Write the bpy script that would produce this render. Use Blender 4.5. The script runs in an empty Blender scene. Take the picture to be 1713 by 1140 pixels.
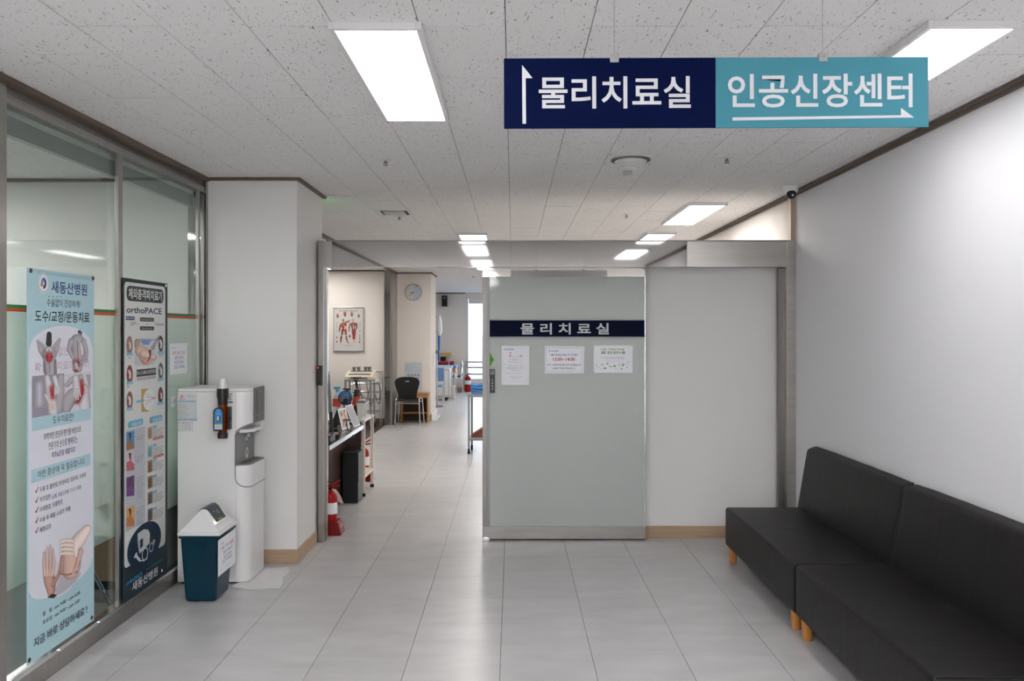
import bpy, bmesh, math, random
from mathutils import Vector, Matrix
random.seed(7)
C = bpy.context.scene.collection
PI = math.pi
# ------------------------------------------------------------------ camera, world, exposure
F, CX, CY, EYE = 1410.0, 858.0, 556.0, 1.595      # focal length and horizon measured on the 1713x1140 frame
cam = bpy.data.cameras.new('camera'); cam.sensor_width = 36; cam.lens = F/1713*36
cam.shift_x = -(CX-856.5)/1713; cam.shift_y = -(570-CY)/1713
camo = bpy.data.objects.new('camera', cam); C.objects.link(camo)
camo.location = (0, 0, EYE); camo.rotation_euler = (PI/2, 0, 0); cam.clip_start = .05; cam.clip_end = 400
S = bpy.context.scene; S.camera = camo
S.view_settings.view_transform = 'Standard'; S.view_settings.look = 'None'
S.view_settings.gamma = 1; S.view_settings.use_curve_mapping = False
S.view_settings.exposure = 1.54
LAMP = 4.0        # corridor panels
LAMP_IN = 7.6      # treatment room panels
LAMP_SIDE = 11  # panels in the room behind the glass
LAMP_LOBBY_FILL = 14.5    # fill panels added in the unseen lobby behind the viewer
w = bpy.data.worlds.new('world'); S.world = w; w.use_nodes = True
wn = w.node_tree; bg = wn.nodes['Background']
tc = wn.nodes.new('ShaderNodeTexCoord'); sp = wn.nodes.new('ShaderNodeSeparateXYZ'); rp = wn.nodes.new('ShaderNodeValToRGB')
wn.links.new(tc.outputs['Generated'], sp.inputs[0]); wn.links.new(sp.outputs['Z'], rp.inputs[0]); wn.links.new(rp.outputs[0], bg.inputs[0])
rp.color_ramp.elements[0].position = .0; rp.color_ramp.elements[0].color = (.86, .9, .95, 1)
rp.color_ramp.elements[1].position = .6; rp.color_ramp.elements[1].color = (.55, .72, 1, 1)
bg.inputs[1].default_value = 1.9
CEIL = 2.663
# ------------------------------------------------------------------ materials
def lin(c):
    return tuple((v/12.92 if v <= .04045 else ((v+.055)/1.055)**2.4) for v in [x/255 for x in c]) + (1,)
MATS = {}
def nodes_of(m):
    m.use_nodes = True; n = m.node_tree; b = n.nodes['Principled BSDF']; return n, b
def mat(key, rgb, rough=.5, metal=0, bump=0, bscale=200, coat=0, vary=0, vscale=3, spec=.5, trans=0, emit=0, stretch=None, sheen=0):
    if key in MATS: return MATS[key]
    m = bpy.data.materials.new(key); n, b = nodes_of(m); L = n.links
    b.inputs['Base Color'].default_value = lin(rgb); b.inputs['Roughness'].default_value = rough
    b.inputs['Metallic'].default_value = metal; b.inputs['Specular IOR Level'].default_value = spec
    b.inputs['Coat Weight'].default_value = coat; b.inputs['Transmission Weight'].default_value = trans
    b.inputs['Sheen Weight'].default_value = sheen
    if emit: b.inputs['Emission Color'].default_value = lin(rgb); b.inputs['Emission Strength'].default_value = emit
    g = n.nodes.new('ShaderNodeTexCoord'); src = g.outputs['Object']
    mp = n.nodes.new('ShaderNodeMapping'); L.new(src, mp.inputs[0]); mp.inputs['Scale'].default_value = stretch or (1, 1, 1); src = mp.outputs[0]
    if vary:
        t = n.nodes.new('ShaderNodeTexNoise'); t.inputs['Scale'].default_value = vscale; t.inputs['Detail'].default_value = 6; L.new(src, t.inputs[0])
        r = n.nodes.new('ShaderNodeValToRGB'); r.color_ramp.elements[0].position = .3; r.color_ramp.elements[1].position = .7
        c = lin(rgb); r.color_ramp.elements[0].color = tuple(max(0, v*(1-vary)) for v in c[:3])+(1,); r.color_ramp.elements[1].color = tuple(min(1, v*(1+vary)) for v in c[:3])+(1,)
        L.new(t.outputs['Fac'], r.inputs[0]); L.new(r.outputs[0], b.inputs['Base Color'])
    if bump:
        t = n.nodes.new('ShaderNodeTexNoise'); t.inputs['Scale'].default_value = bscale; t.inputs['Detail'].default_value = 3; L.new(src, t.inputs[0])
        bp = n.nodes.new('ShaderNodeBump'); bp.inputs['Strength'].default_value = bump; bp.inputs['Distance'].default_value = .002
        L.new(t.outputs['Fac'], bp.inputs['Height']); L.new(bp.outputs[0], b.inputs['Normal'])
    MATS[key] = m; return m
WALL = mat('wallpaper', (228, 227, 226), .75, bump=.25, bscale=260, spec=.25)
WALLC = mat('wallpaper cool', (226, 226, 229), .7, bump=.25, bscale=260, spec=.3)
WALLW = mat('wallpaper warm', (234, 228, 222), .75, bump=.25, bscale=260, spec=.25)
STEEL = mat('stainless steel', (168, 166, 163), .28, 1, bump=.05, bscale=60, stretch=(1, 1, .04), vary=.06, vscale=30)
MIRROR = mat('mirror polished steel', (170, 168, 165), .035, 1)
BRUSHED = mat('brushed steel', (186, 183, 179), .33, 1, vary=.08, vscale=40, stretch=(.05, 1, 1))
DARKSTEEL = mat('dull dark steel', (136, 133, 131), .4, 1)
CHROME = mat('chrome', (215, 215, 218), .1, 1)
ALU = mat('grey painted aluminium', (150, 152, 154), .4, .3)
BROWN = mat('brown ceiling moulding', (98, 84, 72), .55, vary=.12, vscale=25, stretch=(1, .15, 1))
WOODB = mat('oak baseboard', (176, 150, 122), .5, vary=.10, vscale=30, stretch=(.15, .15, 3), bump=.1)
WOODSTRIP = mat('pale wood strip', (186, 166, 148), .5, vary=.06, vscale=20, stretch=(3, 3, .2))
WOODLEG = mat('honey wood', (196, 132, 62), .4, vary=.18, vscale=30, stretch=(3, 3, .3))
WOODTAB = mat('light oak', (178, 132, 86), .5, vary=.12, vscale=20, stretch=(.3, 3, 3))
WALNUT = mat('dark walnut laminate', (66, 48, 42), .35, vary=.3, vscale=14, stretch=(1, .25, 4))
DESKW = mat('brown cabinet wood', (122, 98, 72), .5, vary=.14, vscale=16, stretch=(4, 4, .4))
def folds(m):
    n = m.node_tree; b = n.nodes['Principled BSDF']; old = b.inputs['Normal'].links[0].from_socket
    g = n.nodes.new('ShaderNodeTexCoord'); mp = n.nodes.new('ShaderNodeMapping'); mp.inputs['Scale'].default_value = (1.2, 5, 1.6); mp.inputs['Rotation'].default_value = (.3, .2, .35)
    t = n.nodes.new('ShaderNodeTexNoise'); t.inputs['Scale'].default_value = 2.2; t.inputs['Detail'].default_value = 2; t.inputs['Distortion'].default_value = .8
    bp = n.nodes.new('ShaderNodeBump'); bp.inputs['Strength'].default_value = .10; bp.inputs['Distance'].default_value = .02
    n.links.new(g.outputs['Object'], mp.inputs[0]); n.links.new(mp.outputs[0], t.inputs[0]); n.links.new(t.outputs['Fac'], bp.inputs['Height']); n.links.new(old, bp.inputs['Normal']); n.links.new(bp.outputs[0], b.inputs['Normal']); return m
LEATHER = mat('black leatherette', (21, 19, 19), .45, bump=.35, bscale=420, spec=.3, vary=.08, vscale=3); folds(LEATHER)
BLACK = mat('black plastic', (22, 22, 23), .35)
BLACKM = mat('matt black', (20, 20, 21), .7)
GREYP = mat('grey plastic', (120, 121, 123), .4)
LGREY = mat('light grey plastic', (190, 190, 188), .4)
WHITEP = mat('white plastic', (226, 226, 226), .28, coat=.2)
WHITEM = mat('white enamel', (222, 222, 221), .4)
CREAM = mat('cream plastic', (222, 212, 192), .45)
PAPER = mat('paper', (238, 240, 245), .8)
NAVY = mat('navy sign face', (3, 15, 54), .6, spec=.05)
TEAL = mat('turquoise sign face', (70, 134, 150), .6, spec=.08)
SIGNW = mat('white sign lettering', (202, 204, 209), .5)
DOORNAVY = mat('dark navy band', (6, 14, 40), .5, spec=.06)
BIN = mat('petrol blue plastic', (0, 48, 66), .3, spec=.3)
BINFLAP = mat('navy grey flap', (34, 52, 66), .35, spec=.3)
RED = mat('red enamel', (156, 14, 12), .3, spec=.3)
REDP = mat('red plastic', (118, 6, 10), .35, spec=.25)
GREEN = mat('green stripe', (20, 122, 52), .5)
ORANGE = mat('orange stripe', (190, 74, 28), .5)
BLUEC = mat('blue cloth', (70, 132, 200), .9, bump=.3, bscale=60, sheen=.3)
BLUEV = mat('blue vinyl', (112, 150, 196), .45)
TOWEL = mat('white terry towel', (214, 214, 214), .95, bump=.8, bscale=350, sheen=.3)
BROWNV = mat('brown vinyl', (124, 62, 30), .5)
RUBBER = mat('black rubber', (18, 18, 18), .8)
SHADE = mat('grey blind fabric', (124, 125, 127), .85, bump=.2, bscale=500)
SHADEBAR = mat('pale blind rail', (170, 174, 172), .5)
DARKFLOOR = mat('dark brown flooring', (70, 63, 60), .5, vary=.12, vscale=6)
GREYFLOOR = mat('dark grey flooring', (84, 84, 84), .6, vary=.1, vscale=6)
GROUT = mat('dark joint', (70, 68, 66), .8)
CGROUT = mat('ceiling joint', (70, 68, 66), .9)
BLUESHEET = BLUEC

def two_sided(n, fr, ior):      # same reflectance from both faces of a thin sheet
    g = n.nodes.new('ShaderNodeNewGeometry'); m = n.nodes.new('ShaderNodeMapRange')
    m.inputs['To Min'].default_value = ior; m.inputs['To Max'].default_value = 1/ior
    n.links.new(g.outputs['Backfacing'], m.inputs['Value']); n.links.new(m.outputs[0], fr.inputs[0])
def glass_mat(key, tint, ior_f=1.45, rough=.0):
    m = bpy.data.materials.new(key); m.use_nodes = True; n = m.node_tree; n.nodes.clear(); L = n.links
    o = n.nodes.new('ShaderNodeOutputMaterial'); mx = n.nodes.new('ShaderNodeMixShader'); t = n.nodes.new('ShaderNodeBsdfTransparent'); g = n.nodes.new('ShaderNodeBsdfGlossy')
    fr = n.nodes.new('ShaderNodeFresnel'); two_sided(n, fr, ior_f)
    t.inputs[0].default_value = tint; g.inputs['Roughness'].default_value = rough; g.inputs[0].default_value = (.9, .95, .93, 1)
    L.new(fr.outputs[0], mx.inputs[0]); L.new(t.outputs[0], mx.inputs[1]); L.new(g.outputs[0], mx.inputs[2]); L.new(mx.outputs[0], o.inputs[0]); return m
GLASS = glass_mat('clear glass', (.94, .975, .955, 1))
WGLASS = glass_mat('window glass', (.96, .98, .98, 1), 1.3)
AMBER = glass_mat('amber tube', (.75, .38, .08, 1))
def frosted(key, col, blur, solid, rough):
    m = bpy.data.materials.new(key); m.use_nodes = True; n = m.node_tree; n.nodes.clear(); L = n.links
    o = n.nodes.new('ShaderNodeOutputMaterial')
    rf = n.nodes.new('ShaderNodeBsdfRefraction'); rf.inputs['Color'].default_value = col; rf.inputs['Roughness'].default_value = blur; rf.inputs['IOR'].default_value = 1.12
    d = n.nodes.new('ShaderNodeBsdfDiffuse'); d.inputs[0].default_value = col
    tr = n.nodes.new('ShaderNodeBsdfTranslucent'); tr.inputs[0].default_value = col
    gl = n.nodes.new('ShaderNodeBsdfGlossy'); gl.inputs['Roughness'].default_value = rough
    m1 = n.nodes.new('ShaderNodeMixShader'); m1.inputs[0].default_value = .5; L.new(d.outputs[0], m1.inputs[1]); L.new(tr.outputs[0], m1.inputs[2])
    m2 = n.nodes.new('ShaderNodeMixShader'); m2.inputs[0].default_value = solid; L.new(rf.outputs[0], m2.inputs[1]); L.new(m1.outputs[0], m2.inputs[2])
    fr = n.nodes.new('ShaderNodeFresnel'); two_sided(n, fr, 1.45)
    m3 = n.nodes.new('ShaderNodeMixShader'); L.new(fr.outputs[0], m3.inputs[0]); L.new(m2.outputs[0], m3.inputs[1]); L.new(gl.outputs[0], m3.inputs[2])
    L.new(m3.outputs[0], o.inputs[0]); return m
FILM = frosted('frosted film', (.80, .855, .825, 1), .40, .34, .06)
DOORGLASS = frosted('etched door glass', (.78, .82, .80, 1), .5, .93, .05)
def lamp_mat(key, s, c=(1, .985, .965, 1)):
    m = bpy.data.materials.new(key); m.use_nodes = True; n = m.node_tree; b = n.nodes['Principled BSDF']
    b.inputs['Base Color'].default_value = (.9, .9, .9, 1); b.inputs['Emission Color'].default_value = c; b.inputs['Emission Strength'].default_value = s; return m
LAMPM = lamp_mat('led diffuser', LAMP, (1, .985, .985, 1)); LAMPI = lamp_mat('led diffuser warm', LAMP_IN, (1, .95, .90, 1)); LAMPS = lamp_mat('led diffuser side', LAMP_SIDE); LAMPL_FILL = lamp_mat('led diffuser lobby fill', LAMP_LOBBY_FILL, (1, .985, .985, 1))

def ceiling_mat():
    m = bpy.data.materials.new('mineral fibre tile'); n, b = nodes_of(m); L = n.links
    g = n.nodes.new('ShaderNodeNewGeometry')
    def specks(rot, sc, lo, hi, off):
        mp = n.nodes.new('ShaderNodeMapping'); mp.inputs['Rotation'].default_value = (0, 0, rot); mp.inputs['Scale'].default_value = (1, .30, 1); mp.inputs['Location'].default_value = (off, off*.7, 0)
        L.new(g.outputs['Position'], mp.inputs[0])
        t = n.nodes.new('ShaderNodeTexNoise'); t.inputs['Scale'].default_value = sc; t.inputs['Detail'].default_value = 2.5; t.inputs['Distortion'].default_value = .6; L.new(mp.outputs[0], t.inputs[0])
        r = n.nodes.new('ShaderNodeValToRGB'); r.color_ramp.elements[0].position = lo; r.color_ramp.elements[1].position = hi
        r.color_ramp.elements[0].color = (0, 0, 0, 1); r.color_ramp.elements[1].color = (1, 1, 1, 1)
        L.new(t.outputs['Fac'], r.inputs[0]); return r.outputs[0]
    a = specks(.9, 135, .668, .70, 0); c = specks(1.25, 165, .682, .71, 3.1)
    mx = n.nodes.new('ShaderNodeMath'); mx.operation = 'MAXIMUM'; L.new(a, mx.inputs[0]); L.new(c, mx.inputs[1])
    t = n.nodes.new('ShaderNodeTexNoise'); t.inputs['Scale'].default_value = 500; L.new(g.outputs['Position'], t.inputs[0])
    r = n.nodes.new('ShaderNodeValToRGB'); r.color_ramp.elements[0].color = lin((222, 221, 220)); r.color_ramp.elements[1].color = lin((246, 245, 244)); L.new(t.outputs['Fac'], r.inputs[0])
    mc = n.nodes.new('ShaderNodeMix'); mc.data_type = 'RGBA'; L.new(mx.outputs[0], mc.inputs[0]); L.new(r.outputs[0], mc.inputs[6]); mc.inputs[7].default_value = lin((122, 118, 115))
    L.new(mc.outputs[2], b.inputs['Base Color']); b.inputs['Roughness'].default_value = .9; b.inputs['Specular IOR Level'].default_value = .1
    bp = n.nodes.new('ShaderNodeBump'); bp.invert = True; bp.inputs['Strength'].default_value = .4; bp.inputs['Distance'].default_value = .002; L.new(mx.outputs[0], bp.inputs['Height']); L.new(bp.outputs[0], b.inputs['Normal'])
    return m
CTILE = ceiling_mat()
def floor_mat():
    m = bpy.data.materials.new('grey vinyl floor tile'); n, b = nodes_of(m); L = n.links
    g = n.nodes.new('ShaderNodeNewGeometry'); oi = n.nodes.new('ShaderNodeObjectInfo')
    def noise(sc, det, stretch=(1, 1, 1)):
        mp = n.nodes.new('ShaderNodeMapping'); mp.inputs['Scale'].default_value = stretch; L.new(g.outputs['Position'], mp.inputs[0])
        t = n.nodes.new('ShaderNodeTexNoise'); t.inputs['Scale'].default_value = sc; t.inputs['Detail'].default_value = det; t.inputs['Roughness'].default_value = .65; L.new(mp.outputs[0], t.inputs[0]); return t.outputs['Fac']
    a = noise(5, 8, (.5, 1.4, 1)); f = noise(240, 3); s = noise(75, 1)
    r = n.nodes.new('ShaderNodeValToRGB'); r.color_ramp.elements[0].position = .3; r.color_ramp.elements[1].position = .72
    r.color_ramp.elements[0].color = lin((188, 186, 187)); r.color_ramp.elements[1].color = lin((206, 204, 205)); L.new(a, r.inputs[0])
    r2 = n.nodes.new('ShaderNodeValToRGB'); r2.color_ramp.elements[0].position = .25; r2.color_ramp.elements[1].position = .6
    r2.color_ramp.elements[0].color = (.8, .8, .8, 1); r2.color_ramp.elements[1].color = (1, 1, 1, 1); L.new(f, r2.inputs[0])
    r3 = n.nodes.new('ShaderNodeValToRGB'); r3.color_ramp.elements[0].position = .20; r3.color_ramp.elements[1].position = .235
    r3.color_ramp.elements[0].color = (.45, .44, .43, 1); r3.color_ramp.elements[1].color = (1, 1, 1, 1); L.new(s, r3.inputs[0])
    x = n.nodes.new('ShaderNodeMix'); x.data_type = 'RGBA'; x.blend_type = 'MULTIPLY'; x.inputs[0].default_value = 1; L.new(r.outputs[0], x.inputs[6]); L.new(r2.outputs[0], x.inputs[7])
    y = n.nodes.new('ShaderNodeMix'); y.data_type = 'RGBA'; y.blend_type = 'MULTIPLY'; y.inputs[0].default_value = 1; L.new(x.outputs[2], y.inputs[6]); L.new(r3.outputs[0], y.inputs[7])
    hs = n.nodes.new('ShaderNodeHueSaturation'); L.new(y.outputs[2], hs.inputs['Color'])
    mr = n.nodes.new('ShaderNodeMapRange'); mr.inputs['To Min'].default_value = .975; mr.inputs['To Max'].default_value = 1.02; L.new(oi.outputs['Random'], mr.inputs['Value']); L.new(mr.outputs[0], hs.inputs['Value'])
    L.new(hs.outputs[0], b.inputs['Base Color']); b.inputs['Roughness'].default_value = .31; b.inputs['Specular IOR Level'].default_value = .6
    bp = n.nodes.new('ShaderNodeBump'); bp.inputs['Strength'].default_value = .03; bp.inputs['Distance'].default_value = .001; L.new(a, bp.inputs['Height']); L.new(bp.outputs[0], b.inputs['Normal'])
    return m
FTILE = floor_mat()
# ------------------------------------------------------------------ mesh helpers
class MB:
    def __init__(s): s.bm = bmesh.new(); s.mats = []; s.mi = 0; s.T = None
    def use(s, m):
        if m not in s.mats: s.mats.append(m)
        s.mi = s.mats.index(m); return s
    def _fin(s, verts, bev=0, seg=2, rot=None, edges=None):
        fs = set(f for v in verts for f in v.link_faces)
        if bev:
            es = edges or list(set(e for v in verts for e in v.link_edges))
            r = bmesh.ops.bevel(s.bm, geom=es, offset=bev, segments=seg, profile=.5, affect='EDGES', clamp_overlap=True)
            verts = list(set(v for v in r['verts'] if v.is_valid) | set(v for v in verts if v.is_valid)); fs = set(f for v in verts for f in v.link_faces)
        for f in fs: f.material_index = s.mi
        if rot is not None: bmesh.ops.transform(s.bm, matrix=rot, verts=verts)
        if s.T is not None: bmesh.ops.transform(s.bm, matrix=s.T, verts=verts)
        return verts
    def box(s, x0, x1, y0, y1, z0, z1, bev=0, seg=2, rot=None):
        v = [s.bm.verts.new((x, y, z)) for x in (x0, x1) for y in (y0, y1) for z in (z0, z1)]
        for q in ((0, 1, 3, 2), (4, 6, 7, 5), (0, 4, 5, 1), (2, 3, 7, 6), (0, 2, 6, 4), (1, 5, 7, 3)): s.bm.faces.new([v[i] for i in q])
        s._fin(v, bev, seg, rot); return s
    def hexa(s, bot, top, bev=0, seg=2):      # two quads (ccw from above)
        a = [s.bm.verts.new(p) for p in bot]; b = [s.bm.verts.new(p) for p in top]
        s.bm.faces.new(a[::-1]); s.bm.faces.new(b)
        for i in range(4): j = (i+1) % 4; s.bm.faces.new((a[i], a[j], b[j], b[i]))
        s._fin(a+b, bev, seg); return s
    def prism(s, pts, axis, a0, a1, bev=0, seg=2, rot=None):   # polygon in the two other axes, extruded along axis
        def P(p, a):
            return {'x': (a, p[0], p[1]), 'y': (p[0], a, p[1]), 'z': (p[0], p[1], a)}[axis]
        a = [s.bm.verts.new(P(p, a0)) for p in pts]; b = [s.bm.verts.new(P(p, a1)) for p in pts]
        f1 = s.bm.faces.new(a); f2 = s.bm.faces.new(b[::-1]); n = len(pts); fs = [f1, f2]
        for i in range(n): j = (i+1) % n; fs.append(s.bm.faces.new((a[i], b[i], b[j], a[j])))
        bmesh.ops.recalc_face_normals(s.bm, faces=fs)
        s._fin(a+b, bev, seg, rot); return s
    def cyl(s, p0, p1, r0, r1=None, n=16, cap=True, bev=0):
        r1 = r0 if r1 is None else r1; p0 = Vector(p0); p1 = Vector(p1); d = (p1-p0)
        q = d.to_track_quat('Z', 'Y').to_matrix()
        A = [s.bm.verts.new(p0+q@Vector((r0*math.cos(2*PI*i/n), r0*math.sin(2*PI*i/n), 0))) for i in range(n)]
        B = [s.bm.verts.new(p1+q@Vector((r1*math.cos(2*PI*i/n), r1*math.sin(2*PI*i/n), 0))) for i in range(n)]
        for i in range(n): j = (i+1) % n; s.bm.faces.new((A[i], A[j], B[j], B[i]))
        if cap: s.bm.faces.new(A[::-1]); s.bm.faces.new(B)
        s._fin(A+B); return s
    def tube(s, pts, r, n=8, smooth=0, closed=False):
        pts = [Vector(p) for p in pts]
        if smooth:
            out = []; m = len(pts)
            for i in range(m-1):
                p0 = pts[max(0, i-1)]; p1 = pts[i]; p2 = pts[i+1]; p3 = pts[min(m-1, i+2)]
                for k in range(smooth):
                    t = k/smooth; out.append(.5*((2*p1)+(-p0+p2)*t+(2*p0-5*p1+4*p2-p3)*t*t+(-p0+3*p1-3*p2+p3)*t**3))
            out.append(pts[-1]); pts = out
        rings = []; up = None
        for i, p in enumerate(pts):
            d = (pts[min(i+1, len(pts)-1)]-pts[max(i-1, 0)]).normalized()
            if up is None: up = Vector((0, 0, 1)) if abs(d.z) < .9 else Vector((1, 0, 0))
            a = d.cross(up)
            if a.length < 1e-5: a = d.orthogonal()
            a.normalize(); b = a.cross(d).normalized(); up = b
            rr = r[i*len(r)//len(pts)] if isinstance(r, (list, tuple)) else r
            rings.append([s.bm.verts.new(p+a*rr*math.cos(2*PI*k/n)+b*rr*math.sin(2*PI*k/n)) for k in range(n)])
        for A, B in zip(rings, rings[1:]):
            for i in range(n): j = (i+1) % n; s.bm.faces.new((A[i], A[j], B[j], B[i]))
        s.bm.faces.new(rings[0][::-1]); s.bm.faces.new(rings[-1])
        s._fin([v for q in rings for v in q]); return s
    def lathe(s, prof, c=(0, 0, 0), n=28, axis='z'):   # prof: (r, h)
        rings = []
        for r, h in prof:
            r = max(r, 1e-4)
            ring = []
            for i in range(n):
                a = 2*PI*i/n; p = (r*math.cos(a), r*math.sin(a), h)
                if axis == 'y': p = (p[0], h, p[1])
                if axis == 'x': p = (h, p[0], p[1])
                ring.append(s.bm.verts.new((p[0]+c[0], p[1]+c[1], p[2]+c[2])))
            rings.append(ring)
        fs = []
        for A, B in zip(rings, rings[1:]):
            for i in range(n): j = (i+1) % n; fs.append(s.bm.faces.new((A[i], A[j], B[j], B[i])))
        fs.append(s.bm.faces.new(rings[0][::-1])); fs.append(s.bm.faces.new(rings[-1]))
        bmesh.ops.recalc_face_normals(s.bm, faces=fs)
        s._fin([v for q in rings for v in q]); return s
    def build(s, name, parent=None, loc=None, smooth=True, kind=None, mesh=None, label=None, ang=35):
        me = bpy.data.meshes.new(name); s.bm.to_mesh(me); s.bm.free()
        for m in s.mats: me.materials.append(m)
        if smooth and len(me.polygons):
            me.shade_smooth(); me.set_sharp_from_angle(angle=math.radians(ang))
        o = bpy.data.objects.new(name, me); C.objects.link(o)
        if smooth and len(me.polygons):
            wnm = o.modifiers.new('normals', 'WEIGHTED_NORMAL'); wnm.keep_sharp = True; wnm.weight = 60
        if parent is not None: o.parent = parent
        if loc is not None: o.location = loc
        if kind: o['kind'] = kind
        if label: o['label'] = label
        return o
def mb(m): return MB().use(m)
def tag(o, label=None, cat=None, group=None):
    if label: o['label'] = label
    if cat: o['category'] = cat
    if group: o['group'] = group
    return o
def thing(name, label, cat, loc=(0, 0, 0), group=None, rz=0):
    o = bpy.data.objects.new(name, None); C.objects.link(o); o.location = loc; o.rotation_euler = (0, 0, rz); o.empty_display_size = .1
    return tag(o, label, cat, group)
def struct(name, label=None):
    o = bpy.data.objects.new(name, None); C.objects.link(o); o['kind'] = 'structure'
    if label: o['label'] = label
    return o
def copy_tree(o, parent=None):
    c = o.copy(); C.objects.link(c)
    if parent is not None: c.parent = parent
    for ch in list(o.children): copy_tree(ch, c)
    return c
def onX(px, py, X):
    Y = X*F/(px-CX); return Y, EYE-(py-CY)*Y/F
def onY(px, py, Y): return (px-CX)*Y/F, EYE-(py-CY)*Y/F
# ---- flat print: lettering and flat shapes on a real plane
JOBS = []
def flush_text():     # all lettering is converted in a few batches, one text line per string
    done = {}
    for off in sorted(set(j[3] for j in JOBS)):
        strs = sorted(set(j[2] for j in JOBS if j[3] == off))
        cu = bpy.data.curves.new('t', 'FONT'); cu.body = '\n'.join(strs); cu.offset = off; cu.resolution_u = 3; cu.fill_mode = 'BOTH'; cu.size = 1; cu.space_line = 4
        o = bpy.data.objects.new('t', cu); me = bpy.data.meshes.new_from_object(o)
        rows = [[] for _ in strs]; co = [tuple(v.co) for v in me.vertices]
        for p in me.polygons:
            k = int(round((.35-co[p.vertices[0]][1])/4)); rows[max(0, min(len(strs)-1, k))].append(tuple(p.vertices))
        for t_, fs in zip(strs, rows):
            ids = sorted(set(i for f in fs for i in f)); mp = {i: k for k, i in enumerate(ids)}
            done[(t_, off)] = ([co[i] for i in ids], [[mp[i] for i in f] for f in fs])
        bpy.data.objects.remove(o); bpy.data.curves.remove(cu); bpy.data.meshes.remove(me)
    parts = {}
    for pr, m, t_, off, (u0, u1, v0, v1), w_, part in JOBS:
        vs, fs = done[(t_, off)]
        if not vs: continue
        b = parts.setdefault((id(pr), part), (MB(), pr.parent))[0]; b.use(m)
        a0 = min(v[0] for v in vs); a1 = max(v[0] for v in vs); b0 = min(v[1] for v in vs); b1 = max(v[1] for v in vs)
        nv = [b.bm.verts.new(pr.frame(u0+(x-a0)/(a1-a0)*(u1-u0), v0+(y-b0)/(b1-b0)*(v1-v0), w_)) for x, y, z in vs]
        for f in fs:
            try: q = b.bm.faces.new([nv[i] for i in f]); q.material_index = b.mi
            except ValueError: pass
    for (pn, part), (b, par) in parts.items(): b.build(part, par, smooth=False)
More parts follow.
